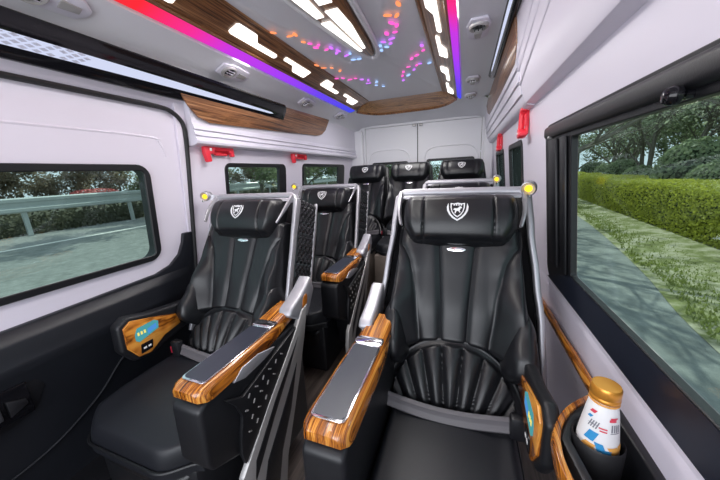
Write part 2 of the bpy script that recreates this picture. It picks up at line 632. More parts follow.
# little coloured light cells, four sprays on the ceiling
CL = dict(
    first=([(-.903, 1.339), (-.85, 1.403), (-.82, 1.403), (-.825, 1.49), (-.804, 1.522), (-.773, 1.56), (-.80, 1.58), (-.758, 1.629), (-.726, 1.62), (-.726, 1.696), (-.705, 1.67), (-.687, 1.754), (-.66, 1.74), (-.675, 1.833), (-.64, 1.84)], 'star light spray left of the centre lamp, orange to magenta to white'),
    second=([(-.919, 1.808), (-.90, 1.87), (-.854, 1.895), (-.828, 1.972), (-.913, 2.105), (-.87, 2.12), (-.835, 2.174), (-.79, 2.17), (-.757, 2.218), (-.718, 2.258), (-.74, 2.33), (-.672, 2.329), (-.70, 2.41), (-.656, 2.466)], 'star light spray nearest the left wood border, pink to blue'),
    third=([(-.289, 1.367), (-.30, 1.30), (-.353, 1.435), (-.315, 1.453), (-.352, 1.509), (-.335, 1.541), (-.358, 1.603), (-.401, 1.601), (-.391, 1.667), (-.441, 1.684), (-.41, 1.72), (-.441, 1.753), (-.47, 1.72), (-.479, 1.783)], 'tall star light spray right of the centre lamp tip, pink to pale blue'),
    fourth=([(-.255, 1.825), (-.256, 1.898), (-.303, 1.954), (-.341, 1.992), (-.437, 2.208), (-.475, 2.395), (-.46, 2.29), (-.387, 2.127), (-.33, 2.123), (-.36, 2.20), (-.305, 2.104), (-.246, 2.122), (-.418, 2.297)], 'curved star light spray nearest the ceiling end board on the right'))
PAL = [emit('cell_orange', (1., .30, .12), 1.3), emit('cell_pink', (.95, .12, .55), 1.3), emit('cell_violet', (.60, .18, .95), 1.3), emit('cell_blue', (.35, .55, 1.), 1.4)]
for k, (pts, lb) in CL.items():
    root = thing('star_light', lb, 'decor light', (pts[0][0], pts[0][1], .69), 'star light sprays on the ceiling')
    n = len(pts)
    for i, (x, y) in enumerate(pts):
        j = (i + 1) % n if i < n - 1 else i - 1
        a = math.atan2(pts[j][1] - y, pts[j][0] - x)
        ln, wd = .014 + .010 * random.random(), .0085 + .003 * random.random()
        P = []
        for t in range(10):
            u = 2 * pi * t / 10
            ex, ey = ln * cos(u), wd * sin(u)
            P.append((x + ex * cos(a) - ey * sin(a), y + ex * sin(a) + ey * cos(a), .6895))
        c = int(i / n * 3.99) if k != 'fourth' else [2, 1, 1, 1, 1, 2, 1, 1, 1, 2, 2, 3, 3][i]
        MB().prism(P, (0, 0, -.003)).build('light_cell', PAL[c], root, smooth=False)


# ------------------------------------------------------------------ air vents
def make_vent(label):
    root = thing('air_vent', label, 'air vent', (0, 0, 0), 'round air nozzles in the ceiling')
    hx = [(-.055, -.115), (.055, -.115), (.082, -.04), (.070, .10), (.02, .135), (-.02, .135), (-.070, .10), (-.082, -.04)]
    MB().prism([(x * .62, y * .85, 0) for x, y in hx], (0, 0, -.012)).build('plate', MT['duct'], root, bevel=.005)
    mb = MB()
    mb.lathe([(.043, -.011), (.041, -.020), (.036, -.024), (.031, -.022), (.029, -.012)], (0, -.035, 0), (0, 0, 1), 24)
    mb.build('nozzle_ring', MT['grey'], root)
    MB().lathe([(.028, -.010), (.028, -.014)], (0, -.035, 0), (0, 0, 1), 20).build('duct_mouth', MT['seal'], root)
    for k in (-1, 0, 1):
        MB().box((k * .016 - .0025, -.035 - .024, -.023), (k * .016 + .0025, -.035 + .024, -.012)).build('louvre', MT['chrome'], root)
    MB().prism([(-.018, .03, -.011), (.018, .03, -.011), (.012, .085, -.011), (-.012, .085, -.011)], (0, 0, -.006)).build('finger_tab', MT['grey'], root, bevel=.002)
    return root


vl = ['vent nearest the camera on the left ceiling, above the dark light panel', 'second air vent on the left ceiling, beside the violet glow',
      'third air vent on the left ceiling, above the left walnut panel', 'farthest air vent on the left ceiling, at the corner before the rear doors']
vr = ['vent nearest the camera on the right ceiling, beside the black light panel', 'second air vent on the right ceiling, below the first one in view', 'farthest air vent on the right ceiling, above the rear seats']
vent = None
tl = math.atan2(.055, .13)
for x, y, z, rot, lb in [(-1.235, .63, .585, -tl, vl[0]), (-1.235, 1.40, .585, -tl, vl[1]), (-1.235, 2.20, .585, -tl, vl[2]), (-1.225, 2.86, .589, -tl, vl[3]),
                         (.035, 1.55, .6145, 0, vr[0]), (.03, 2.37, .6145, 0, vr[1]), (.025, 2.84, .6145, 0, vr[2])]:
    o = make_vent(lb) if vent is None else dup(vent, (0, 0, 0), lb)
    vent = vent or o
    o.location = (x, y, z)
    o.rotation_euler = (0, rot, 0)

# ------------------------------------------------------------------ left wall, sliding door, windows
W1 = rrect(-.55, -.375, .945, .088, .06)
W2 = rrect(1.40, -.27, 2.05, .103, .045)
W3 = rrect(2.31, -.27, 3.29, .112, .045)


def to_left(off):
    return lambda y, z: (LW(z, off), y, z)


def to_right(off):
    return lambda y, z: (RW(z, off), y, z)


holed([(1.11, -1.2), (3.62, -1.2), (3.62, .50), (1.11, .50)], [W2, W3], to_left(0), (-.05, 0, 0)).build('wall_left', MT['white'])
wl = bpy.data.objects['wall_left']
struct(wl)
wl['_w'] = (0, 0, 0)
# lower dark trim of the side wall
MB().prism([(LW(z, .012), y, z) for y, z in ((1.16, -.55), (3.6, -.55), (3.6, -1.2), (1.16, -1.2))], (-.01, 0, 0)).build('lower_trim', MT['door_black'], wl)

# sliding door: white panel, dark lower trim, rubber seal, handle
door = holed([(YF, -1.2), (1.10, -1.2), (1.125, -.3), (1.14, .12), (1.14, .27), (1.12, .32), (1.07, .352), (YF, .352)], [W1], to_left(-.012), (-.05, 0, 0)).build('door_1', MT['white'])
struct(door)
door['_w'] = (0, 0, 0)
mb = MB()
seal = [(LW(z, .004), y, z) for y, z in ((YF, .355), (.2, .355), (.8, .354), (1.03, .352), (1.09, .340), (1.13, .312), (1.15, .27), (1.152, .15), (1.147, .0), (1.135, -.26), (1.118, -.6), (1.10, -.9), (1.09, -1.18))]
mb.tube(catmull(seal, 4), .011, 8)
mb.build('rubber_seal', MT['seal'], door)
# pressed outline of the inner door skin
mb = MB()
mb.tube(catmull([(LW(z, -.016), y, z) for y, z in ((YF, .219), (.4, .218), (.95, .216), (1.02, .19), (1.045, .13))], 4), .007, 8)
mb.build('pressed_edge', MT['white'], door)
# belt: dark trim, two stepped ledges
lowtop = [(YF, -.475), (.35, -.466), (.62, -.458), (.90, -.448), (.98, -.425), (1.035, -.38), (1.062, -.32), (1.072, -.272), (1.128, -.272)]
outline = lowtop + [(1.112, -.6), (1.085, -1.19), (YF, -1.19)]
mb = MB()
mb.prism([(LW(z, .006), y, z) for y, z in outline], (-.03, 0, 0))
mb.build('lower_trim', MT['door_black'], door, bevel=.006)
mb = MB()
led = [(0, 0), (.040, -.028), (.046, -.04), (.05, -.075), (.062, -.105), (.066, -.12), (.058, -.15), (.035, -.30), (.03, -.71), (-.01, -.71)]
rows = []
for y, sc in ((YF, 1), (.4, 1), (.7, .98), (.88, .85), (.98, .55), (1.04, .25), (1.08, .08)):
    zt = -.478 + .012 * (y + .75) / 1.5
    rows.append([(LW(zt + dz) + .006 + dx * sc, y, zt + dz) for dx, dz in led])
mb.grid(rows)
mb.build('ledge', MT['door_black'], door)
# pocket swell and handle recess
mb = MB()
mb.prism([(LW(z, .036), y, z) for y, z in ((-.3, -.62), (.33, -.61), (.40, -.635), (.42, -.70), (.385, -.775), (.30, -.80), (-.3, -.80))], (.022, 0, 0))
mb.build('handle_surround', MT['black'], door, bevel=.008)
h = MB().box((LW(-.7, .055), .10, -.765), (LW(-.7, .075), .375, -.645)).build('door_handle', MT['gloss'], door, bevel=.008)
h['_w'] = (0, 0, 0)
mb = MB()
mb.box((LW(-.7, .075), .14, -.735), (LW(-.7, .092), .30, -.68))
mb.build('latch_lever', plain('latch_plastic', (.04, .042, .048), .35), h, bevel=.006)
mb = MB()
mb.prism([(LW(-.7, .075), .315, -.68), (LW(-.7, .075), .36, -.70), (LW(-.7, .075), .36, -.72), (LW(-.7, .075), .315, -.74)], (.012, 0, 0))
mb.build('lock_button', MT['black'], h, bevel=.003)
mb = MB()
mb.tube(catmull([(LW(z, .045), y, z) for y, z in ((.25, -1.0), (.40, -.97), (.56, -.88), (.68, -.76), (.80, -.71), (.98, -.68))], 6), .004, 8)
mb.build('pocket_edge', MT['door_black'], door)


def window(name, hole, inner, to3, tg, depth, blind=None):
    """black frame lining a wall opening, with the pane set back in it"""
    fr = holed(hole, [inner], to3(tg * .006), (-tg * depth, 0, 0)).build(name, MT['black'], bevel=.003, seg=1)
    struct(fr)
    fr['_w'] = (0, 0, 0)
    cx = (min(p[0] for p in hole) + max(p[0] for p in hole)) / 2
    cy = (min(p[1] for p in hole) + max(p[1] for p in hole)) / 2
    hx, hy = max(p[0] for p in hole) - cx, max(p[1] for p in hole) - cy

    def grow(d):
        return [(cx + (x - cx) * (1 + d / hx), cy + (y - cy) * (1 + d / hy)) for x, y in hole]
    holed(grow(-.001), [grow(-.008)], to3(-tg * (depth + .002)), (-tg * .062, 0, 0)).build('rubber_liner', MT['seal'], fr)
    g = holed(list(inner), [], to3(-tg * (depth - .006)), (-tg * .004, 0, 0)).build('pane', MT['glass'], fr, smooth=False)
    return fr


W1i = rrect(-.5, -.347, .915, .060, .018)
window('window_1', W1, W1i, to_left, 1, .010)
W2i = rrect(1.425, -.25, 1.955, .077, .012)
window('window_2', W2, W2i, to_left, 1, .018)
W3i = rrect(2.335, -.25, 3.10, .084, .012)
window('window_3', W3, W3i, to_left, 1, .018)

# ------------------------------------------------------------------ right wall and windows
V1 = rrect(-.5, -.447, 1.305, .137, .055)
V2 = rrect(1.80, -.40, 2.31, .138, .045)
V3 = rrect(2.60, -.40, 3.20, .136, .045)
wr = holed([(YF, -1.2), (3.62, -1.2), (3.62, .46), (YF, .46)], [V1, V2, V3], to_right(0), (.07, 0, 0)).build('wall_right', MT['white'])
struct(wr)
wr['_w'] = (0, 0, 0)
# moulded fold under the big window
mb = MB()
rows = []
for y in (YF, .2, .6, 1.0, 1.45, 1.5):
    rows.append([(RW(z, -dx), y, z) for dx, z in ((0, -.475), (.003, -.49), (.004, -.50), (.004, -1.0), (.004, -1.19))])
mb.grid(rows)
mb.build('lower_trim', MT['white'], wr)
V1i = rrect(-.45, -.352, 1.022, .075, .012)
window('window_4', V1, V1i, to_right, -1, .018)
w4 = bpy.data.objects['window_4']
# wide dark sill, roller-blind case with its knob, and the side channel of the black frame
mb = MB()
mb.prism([(RW(-.445, -.010), YF + .3, -.446), (RW(-.445, -.010), 1.285, -.446), (RW(-.356, -.007), 1.03, -.356), (RW(-.356, -.007), YF + .3, -.356)], (.004, 0, 0))
mb.build('window_sill', MT['navy'], w4)
bl = MB().prism([(RW(.13, -.016), y, z) for y, z in ((-.48, .130), (1.285, .130), (1.28, .088), (-.48, .088))], (.03, 0, 0)).build('blind_case', MT['black'], w4, bevel=.012, seg=3)
bl['_w'] = (0, 0, 0)
MB().lathe([(.002, -.016), (.010, -.014), (.013, -.008), (.013, 0), (.007, .006), (.006, .02)], (RW(.09, -.02), .545, .083), (1, 0, 0), 16).build('knob', MT['gloss'], bl)
MB().lathe([(.004, -.006), (.006, -.004), (.006, .01)], (RW(.09, -.014), 1.215, .09), (1, 0, 0), 12).build('screw', MT['grey'], bl)
mb = MB()
for y0, y1, d in ((1.045, 1.10, .012), (1.13, 1.22, .018)):
    mb.prism([(RW(z, -.008), y, z) for y, z in ((y0, .08), (y1, .08), (y1, -.36), (y0, -.36))], (d * -.6, 0, 0))
mb.build('side_channel', MT['black'], w4, bevel=.003)
window('window_5', V2, rrect(1.835, -.38, 2.275, .105, .012), to_right, -1, .018)
window('window_6', V3, rrect(2.635, -.38, 3.165, .105, .012), to_right, -1, .018)

# ------------------------------------------------------------------ rear wall with its two doors
struct(MB().box((-1.55, 3.66, -1.2), (.5, 3.70, .62)).build('wall_rear', MT['rear']))
bpy.data.objects.remove(bpy.data.objects['wall_rear'])
RD1 = rrect(-1.135, -.45, -.665, .120, .03)
RD2 = rrect(-.445, -.45, .10, .128, .03)
wrear = holed([(-1.56, -1.2), (.50, -1.2), (.50, .62), (-1.56, .62)], [[(-1.215, -1.19), (.165, -1.19), (.165, .545), (-1.215, .545)]], lambda a, b: (a, 3.60, b), (0, .06, 0)).build('wall_rear', MT['rear'])
struct(wrear)
for nm, x0, x1, hole, wn in (('door_2', -1.21, -.556, RD1, 'window_7'), ('door_3', -.546, .16, RD2, 'window_8')):
    d = holed([(x0, -1.19), (x1, -1.19), (x1, .54), (x0, .54)], [hole], lambda a, b: (a, 3.612, b), (0, .05, 0)).build(nm, MT['rear'])
    struct(d)
    d['_w'] = (0, 0, 0)
    xa, xb = (-1.18, -.645) if nm == 'door_2' else (-.47, .135)
    arch = [(xa, .02), (xa + .005, .14), (xa + .03, .215), (xa + .09, .255), (xa + .18, .268), (xb - .18, .268), (xb - .09, .255), (xb - .03, .215), (xb - .005, .14), (xb, .02)]
    MB().tube(catmull([(a, 3.612, b) for a, b in arch], 5), .009, 8).build('pressed_edge', MT['rear'], d)
    xs = x1 - .035 if nm == 'door_2' else x0 + .035
    MB().box((xs - .02, 3.585, .515), (xs + .02, 3.612, .54)).build('hinge_cover', MT['grey'], d, bevel=.004)
    fr = holed(hole, [[(a, b) for a, b in rrect(hole[0][0] - 9, 0, 0, 0, 0)] if False else rrect(min(p[0] for p in hole) + .03, min(p[1] for p in hole) + .03, max(p[0] for p in hole) - .03, max(p[1] for p in hole) - .028, .02)],
               lambda a, b: (a, 3.600, b), (0, .05, 0)).build(wn, MT['black'])
    struct(fr)
    fr['_w'] = (0, 0, 0)
    MB().prism([(min(p[0] for p in hole) + .02, 3.64, min(p[1] for p in hole) + .02), (max(p[0] for p in hole) - .02, 3.64, min(p[1] for p in hole) + .02), (max(p[0] for p in hole) - .02, 3.64, max(p[1] for p in hole) - .02), (min(p[0] for p in hole) + .02, 3.64, max(p[1] for p in hole) - .02)], (0, .004, 0)).build('pane', MT['glass'], fr, smooth=False)
MB().box((-.5545, 3.604, -1.19), (-.5475, 3.618, .543)).build('centre_seal', MT['seal'], bpy.data.objects['door_2'])
# moulded corner posts beside the doors
for nm, xa, xb in (('trim_1', -1.40, -1.235), ('trim_2', .185, .29)):
    struct(MB().prism([(xa, 3.597, -1.19), (xb, 3.597, -1.19), (xb, 3.597, .52), (xa, 3.597, .52)], (0, -.05 if nm == 'trim_2' else -.06, 0)).build(nm, MT['rear'], bevel=.02, seg=3))


# ------------------------------------------------------------------ overhead ducts along both walls
def duct(name, prof, y0, y1, mat):
    mb = MB()
    n = len(prof)
    ys = [y0 + (y1 - y0) * i / 8 for i in range(9)]
    mb.grid([[(x, y, z) for x, z in prof] for y in ys])
    mb.add([(x, y0, z) for x, z in prof] + [(prof[-1][0], y0, prof[0][1])], [tuple(range(n + 1))])
    mb.add([(x, y1, z) for x, z in prof] + [(prof[-1][0], y1, prof[0][1])], [tuple(range(n + 1))])
    return struct(mb.build(name, mat, ang=30))


def stepped(pts, depth=.010):
    """three overlapping shells between the first and last point"""
    out = []
    for (x0, z0), (x1, z1) in zip(pts, pts[1:]):
        out += [(x0, z0), (x1 + (-depth if x1 > 0 else depth), z1 + .008), (x1 + (-depth if x1 > 0 else depth), z1 + .002), (x1, z1)]
    return out


LD = [(-1.335, .545), (-1.338, .30)] + stepped([(-1.338, .30), (-1.336, .265), (-1.334, .235)]) + [(-1.322, .222), (-1.318, .208), (-1.322, .196), (-1.345, .188), (-1.41, .185)]
d3 = duct('trim_3', LD, 1.165, 3.55, MT['duct'])
# end cap that curves up to the ceiling in the rear corner
# header over the sliding door
struct(strip_sheet('', [(-1.330, .54), (-1.350, .42), (-1.362, .40), (-1.385, .372), (-1.40, .362)], YF, 1.20, None, .02).build('trim_4', MT['white']))
# right: broad white cheek in front, stepped cheek behind
RDp = [(.175, .615), (.182, .57), (.195, .46), (.203, .40), (.212, .345), (.224, .298), (.232, .278), (.2345, .268), (.238, .2625), (.243, .260), (.31, .247)]
d5 = duct('trim_5', RDp, YF, 1.50, MT['white'])
d5['_w'] = (0, 0, 0)
for (ya, za, yb, zb) in ((.55, .60, 1.50, .40), (.75, .62, 1.50, .455), (.35, .55, 1.50, .345)):
    P = []
    for k in range(13):
        t = k / 12
        y = ya + (yb - ya) * t
        z = za + (zb - za) * t
        x = interp(z, [(.246, .31), (.265, .238), (.30, .224), (.345, .212), (.40, .203), (.46, .195), (.57, .182), (.62, .175)])
        P.append((x + .005, y, z))
    MB().tube(P, .012, 8, radii=[.006 + .006 * k / 12 for k in range(13)]).build('fold', MT['white'], d5)
RD3 = [(.175, .62), (.193, .46)] + stepped([(.193, .46), (.203, .405), (.213, .35), (.226, .298)], .009) + [(.232, .278), (.238, .265), (.246, .257), (.262, .252), (.31, .246)]
duct('trim_6', RD3, 1.50, 3.55, MT['duct'])

# walnut cheeks
mb = MB()
o = [(1.02, .500), (1.11, .43), (1.15, .372), (1.20, .328), (1.27, .308), (1.6, .322), (2.1, .345), (2.50, .366), (2.60, .385), (2.68, .43), (2.78, .545)]
mb.prism([(-1.332 + (z - .3) * .03, y, z) for y, z in o], (.010, 0, 0))
tag(mb.build('walnut_panel', MT['wood_ceil'], bevel=.003), 'walnut veneer panel under the dark light panel on the left', 'wood panel')
mb = MB()
o = [(1.48, .598), (1.50, .50), (1.58, .425), (2.2, .44), (3.0, .462), (3.15, .50), (3.2, .598)]
mb.prism([(.168 + (.61 - z) * .15, y, z) for y, z in o], (.010, 0, 0))
tag(mb.build('walnut_panel', MT['wood_ceil'], bevel=.003), 'walnut veneer panel behind the black light panel on the right', 'wood panel')


# gloss black light panels with a cool strip
def light_panel(x_top, z_top, x_bot, z_bot, y1, sgn, s0, s1, label, facets):
    root = thing('overhead_light', label, 'light panel', (x_bot, 0, z_bot))
    A, B = Vector((x_top, 0, z_top)), Vector((x_bot, 0, z_bot))
    d = B - A
    nrm = Vector((-sgn, 0, 0))

    def pt(y, v, h=0):
        q = A + d * v + nrm * h
        return (q.x, y, q.z)
    out = [(YF, 0), (y1 - .03, 0), (y1 - .005, .12), (y1, .3), (y1 - .01, .8), (y1 - .06, .97), (y1 - .10, 1.), (YF, 1.)]
    MB().prism([pt(y, v, .0) for y, v in out], nrm * .022).build('housing', MT['gloss'], root, bevel=.004)
    e = y1 - .16
    st = [(YF, s0), (e - .75, s0 + .02), (e - .02, s0 + (s1 - s0) * .36), (e + .01, s0 + (s1 - s0) * .5), (e - .02, s0 + (s1 - s0) * .62), (e - .75, s1 - .06), (e - 1.3, s1), (YF, s1)]
    lens = MB().prism([pt(y, v, .023) for y, v in st], nrm * .003).build('strip_lens', MT['strip'], root, smooth=False)
    lens['_w'] = root['_w']
    if facets:
        mb = MB()
        for i in range(26):
            for j in range(4):
                y = -.1 + i * .033 + (j % 2) * .016
                v = s0 + (s1 - s0) * (.16 + .23 * j)
                if random.random() < .18:
                    continue
                a, b = .012, .035
                mb.prism([pt(y - a, v, .0265), pt(y, v - b, .0265), pt(y + a, v, .0265), pt(y, v + b, .0265)], nrm * .002)
        mb.build('facet_pattern', MT['strip_cell'], lens, smooth=False)
    return root


light_panel(-1.298, .524, -1.352, .396, 1.98, -1, .45, .75, 'long gloss black light panel with white strip above the sliding door', True)
light_panel(.150, .615, .178, .592, 2.36, 1, .35, .72, 'slim gloss black light panel with cool strip along the right ceiling edge', False)


# ------------------------------------------------------------------ red emergency hammers
def make_hammer(label):
    root = thing('emergency_hammer', label, 'hammer', (0, 0, 0), 'red emergency hammers on the window posts')
    MB().box((0, -.10, -.018), (.012, .075, .018)).build('bracket', MT['red'], root, bevel=.004)
    mb = MB()
    mb.prism([(.010, y, z) for y, z in ((-.125, .022), (-.10, .032), (-.055, .030), (-.05, .012), (-.06, -.012), (-.09, -.020), (-.085, -.062), (-.112, -.066), (-.125, -.02))], (.030, 0, 0))
    mb.build('hammer_head', MT['red'], root, bevel=.006)
    MB().tube([(.026, -.06, .012), (.026, 0, .010), (.026, .06, .012)], .012, 8).build('handle', MT['red'], root)
    mb = MB()
    mb.prism([(.010, y, z) for y, z in ((.055, .026), (.092, .024), (.095, -.030), (.072, -.032), (.068, -.008), (.052, -.006))], (.026, 0, 0))
    mb.build('end_grip', MT['red'], root, bevel=.005)
    MB().box((.008, -.04, -.026), (.020, .05, -.016)).build('lower_rail', MT['red'], root, bevel=.003)
    MB().box((.036, -.095, -.004), (.043, -.082, .012)).build('pictogram', MT['white_print'], root, bevel=.001)
    return root


hm = make_hammer('red emergency hammer beside the sliding door frame on the left')
hm.location = (LW(.165, .001), 1.36, .168)
h2 = dup(hm, (LW(.17, .001), 2.24, .170), 'red emergency hammer between the two small left windows')
h2.scale = (1, 1.05, .9)
h3 = dup(hm, (RW(.2, -.001), 1.63, .205), 'nearer red emergency hammer on the post behind the big right window')
h3.rotation_euler = (radians(90), 0, pi)
h3.scale = (1.1, .62, .9)
h4 = dup(hm, (RW(.19, -.001), 2.66, .197), 'farther red emergency hammer between the narrow right windows')
h4.rotation_euler = (radians(90), 0, pi)
h4.scale = (1.1, .62, .9)

# ------------------------------------------------------------------ seats
RC = (0., .40, .916)


def bp(x, s, h=0.):
    return Vector((x, .40 * s - .916 * h, .40 + .916 * s + .40 * h))


def edge(d, r):
    t = max(0., min(1., d / r))
    return sqrt(max(0., 1 - (1 - t) ** 2))


def cosp(n, k=.72):
    """n+1 values in [-1, 1], packed towards both ends"""
    return [(1 - k) * (-1 + 2 * i / n) + k * -cos(pi * i / n) for i in range(n + 1)]


def pad(to3, rows_n, cols_n, dom, height, hb, rx=.05, ry=.05):
    """cushion surface: dom(u, v) -> (x, s), height(x, s, u, v), rounded down to hb at its border"""
    U, V = cosp(cols_n), cosp(rows_n)
    rows = []
    for v in V:
        r = []
        for u in U:
            x, s = dom(u, v)
            e = edge((1 - abs(u)), rx) * edge((1 - abs(v)), ry)
            h = height(x, s, u, v)
            r.append(to3(x, s, hb + (h - hb) * e))
        rows.append(r)
    mb = MB()
    mb.grid(rows)
    n, k = len(rows), len(rows[0])
    ring = [rows[0][j] for j in range(k)] + [rows[i][k - 1] for i in range(1, n)] + [rows[n - 1][j] for j in range(k - 2, -1, -1)] + [rows[i][0] for i in range(n - 2, 0, -1)]
    mb.add(ring, [tuple(range(len(ring)))])
    bm = mb
    return bm


def weld(o, d=1e-5):
    bm = bmesh.new()
    bm.from_mesh(o.data)
    bmesh.ops.remove_doubles(bm, verts=bm.verts, dist=d)
    bmesh.ops.recalc_face_normals(bm, faces=bm.faces)
    bm.to_mesh(o.data)
    bm.free()
    o.data.polygons.foreach_set('use_smooth', [True] * len(o.data.polygons))
    o.data.set_sharp_from_angle(angle=radians(60))
    return o


def crest(root_o, surf, cx, cs, k):
    """embroidered shield with a leaping horse and two laurel sweeps, laid on a curved pad"""
    sh = [(-1, .95), (-.5, .88), (0, 1.0), (.5, .88), (1, .95), (.98, .3), (.80, -.3), (.45, -.75), (0, -1.05), (-.45, -.75), (-.80, -.3), (-.98, .3)]
    mb = MB()

    def poly(pts, h, mi):
        mb.prism([surf(cx + x * k, cs + y * k * 1.12, h) for x, y in pts], bp(0, 0, .0012) - bp(0, 0, 0), mi)
    # outline ring of the shield
    n = len(sh)
    for i in range(n):
        a, b = sh[i], sh[(i + 1) % n]
        poly([a, b, (b[0] * .84, b[1] * .84), (a[0] * .84, a[1] * .84)], .0015, 0)
    # horse
    poly([(-.62, -.02), (-.40, .22), (-.1, .16), (.14, .30), (.30, .48), (.52, .42), (.62, .22), (.42, .20), (.38, .02), (.30, -.12), (.42, -.34), (.30, -.42), (.12, -.18), (-.12, -.18), (-.25, -.50), (-.40, -.48), (-.32, -.12), (-.46, .0)], .0015, 0)
    # row of small marks across the head of the shield
    for q in range(4):
        x = -.56 + q * .32
        poly([(x, .58), (x + .2, .58), (x + .2, .78), (x, .78)], .0015, 0)
    for s in (-1, 1):
        A = [(1.30, .95), (1.52, .40), (1.46, -.10), (1.18, -.62), (.72, -1.12), (.0, -1.50)]
        B = [(.0, -1.30), (.55, -1.0), (.95, -.60), (1.18, -.10), (1.22, .40)]
        P = A + B
        # split so that each piece is convex enough
        Q = [(1.30, .95), (1.50, .40), (1.24, .40)], [(1.50, .40), (1.45, -.10), (1.16, -.10), (1.24, .40)], [(1.45, -.10), (1.16, -.64), (.90, -.58), (1.16, -.10)], [(1.16, -.64), (.70, -1.12), (.50, -.98), (.90, -.58)], [(.70, -1.12), (0, -1.50), (0, -1.28), (.50, -.98)]
        for q in Q:
            poly([(s * x, y) for x, y in q], .0015, 0)
    return mb.build('crest', MT['crest'], root_o, smooth=False)


def make_seat(w, m, arm_off, cush_a, label, luxe=True, flare=1., lamp=.004, hr=.89, group=None, nm='captain_seat'):
    """w half width of the shell at the top, m = +1 when the aisle armrest is on the +x side"""
    root = thing(nm, label, 'seat', (0, 0, 0), group)
    fine = luxe

    # --- pedestal and cushion
    mb = MB()
    mb.box((-cush_a * .96, -.44, .0), (cush_a * .96, .10, .31))
    mb.build('pedestal', MT['black' if luxe else 'carton'], root, bevel=.02)
    L0, L1 = (-.49, .03) if luxe else (-.43, .03)

    def cdom(u, v):
        x = u * cush_a
        r = .13
        yfront = L0 + .07 * smooth01((abs(u) - .45) / .55) ** 2
        y = yfront + (L1 - yfront) * (v + 1) / 2
        return x, y

    def chei(x, y, u, v):
        return .405 + .016 * (1 - u * u) * (1 - v * v) + .012 * smooth01((abs(u) - .6) / .4) - .010 * smooth01((-v - .5) / .5)
    o = pad(lambda x, y, h: Vector((x, y, h)), 44, 40, cdom, chei, .30, .16, .13).build('seat_cushion', MT['leather2'], root, recalc=False)
    weld(o)
    # welt running round the cushion
    ring = []
    for i in range(41):
        a = -1 + 2 * i / 40
        x, y = cdom(a, -1)
        ring.append((x * 1.004, y - .003, .335))
    mb = MB()
    mb.tube([(ring[0][0], L1, .335)] + ring + [(ring[-1][0], L1, .335)], .005, 6)
    wlt = mb.build('welt', MT['leather'], o if False else root)
    # leg rest hanging under the front edge
    if luxe:
        def ldom(u, v):
            return u * cush_a * .86, .05 + .24 * (v + 1) / 2
        o = pad(lambda x, z, h: Vector((x, -.435 - h + (.29 - z) * .25, z)), 14, 20, ldom, lambda x, z, u, v: .035, .0, .2, .3).build('leg_rest', MT['leather'], root, recalc=False)
        weld(o)

    # --- lumbar: a half-moon of ribs with a plain rim
    la, ls = w * .99, .222

    def rim(phi, k=1.):
        return la * k * cos(phi), ls * k * sin(phi)

    def lumh(x, s):
        r = sqrt((x / la) ** 2 + (max(s, 0) / ls) ** 2)
        base = .092 - .050 * r * r
        if r > .86:
            base -= .006 * smooth01((r - .86) / .03) * (1 - smooth01((r - .93) / .05))
            return base
        # ribs fan from a point below the crease
        a = math.atan2(x, s + .24)
        step = .0680 / .41 * (w / .235)
        q = (a / step + .5) % 1.
        d = min(q, 1 - q) * step * (s + .24)
        return base + .019 * (1 - exp(-d / .011)) - .006
    NR, NP = (48, 150) if fine else (16, 40)
    rows = []
    for i in range(NR + 1):
        k = sin(.5 * pi * i / NR) ** .9
        row = []
        for j in range(NP + 1):
            phi = pi * j / NP
            x, s = rim(phi, k)
            h = lumh(x, s)
            row.append(bp(x, s, -.03 + (h + .03) * edge(1.0001 - k, .05)))
        rows.append(row)
    mb = MB()
    mb.grid(rows)
    weld(mb.build('lumbar_cushion', MT['leather'], root, recalc=False))

    # --- backrest: fluted panel between two bolsters
    def wid(s):
        return w * interp(s, [(.10, 1.06), (.25, 1.05), (.40, .99), (.55, .93), (.66, .90)])

    def sbot(u):
        return .092 + .090 * max(0., 1 - (abs(u) / .97) ** 2.6)
    inner = [(.10, .165), (.30, .20), (.45, .255), (.60, .33), (.70, .36)]
    outer = [(.10, .43), (.22, .49), (.36, .60), (.44, .68), (.49, .755), (.53, .87), (.55, .95), (.70, .965)]
    wing = [(.10, .70), (.16, .79), (.24, .82), (.29, .845), (.325, .90), (.34, 1.02)]

    def lin(t, tab):
        for (a, x), (b, y) in zip(tab, tab[1:]):
            if t <= b:
                return x + (y - x) * max(0, (t - a)) / (b - a)
        return tab[-1][1]

    def remap(a, s):
        """grid columns follow the two long seams"""
        ki, ko = lin(s, inner), lin(s, outer)
        if a < .32:
            return a / .32 * ki
        if a < .68:
            return ki + (a - .32) / .36 * (ko - ki)
        return ko + (a - .68) / .32 * (1 - ko)

    def bdom(u, v):
        t = (v + 1) / 2
        sg = 1 if u >= 0 else -1
        a = abs(u)
        s = .3
        for _ in range(4):
            a2 = remap(a, s)
            sb = sbot(a2)
            s = sb + (.655 - .02 * a2 ** 4 - sb) * t
        return sg * a2 * wid(s), s

    def bhei(x, s, u, v):
        W = wid(s)
        a = abs(x) / W
        h = .030 + .055 * smooth01((a - .46) / .44) * interp(s, [(.08, 1.15), (.20, 1.2), (.32, 1.0), (.45, .45), (.60, .12)])
        h += .020 * interp(s, [(.10, 1.), (.30, .3), (.45, 0)])
        d = 9.
        for tab in (inner, outer):
            q = abs(a - lin(s, tab)) * W
            ds = .004
            slope = (lin(s + ds, tab) - lin(s - ds, tab)) * W / (2 * ds)
            k = 1.0 if tab is not wing else 1.5
            d = min(d, q / sqrt(1 + slope * slope) / k)
        return h + .014 * (1 - exp(-d / .010)) - .004
    R_, C_ = (90, 116) if fine else (40, 44)
    o = pad(bp, R_, C_, bdom, bhei, -.045, .09, .13).build('backrest', MT['leather'], root, recalc=False)
    weld(o)

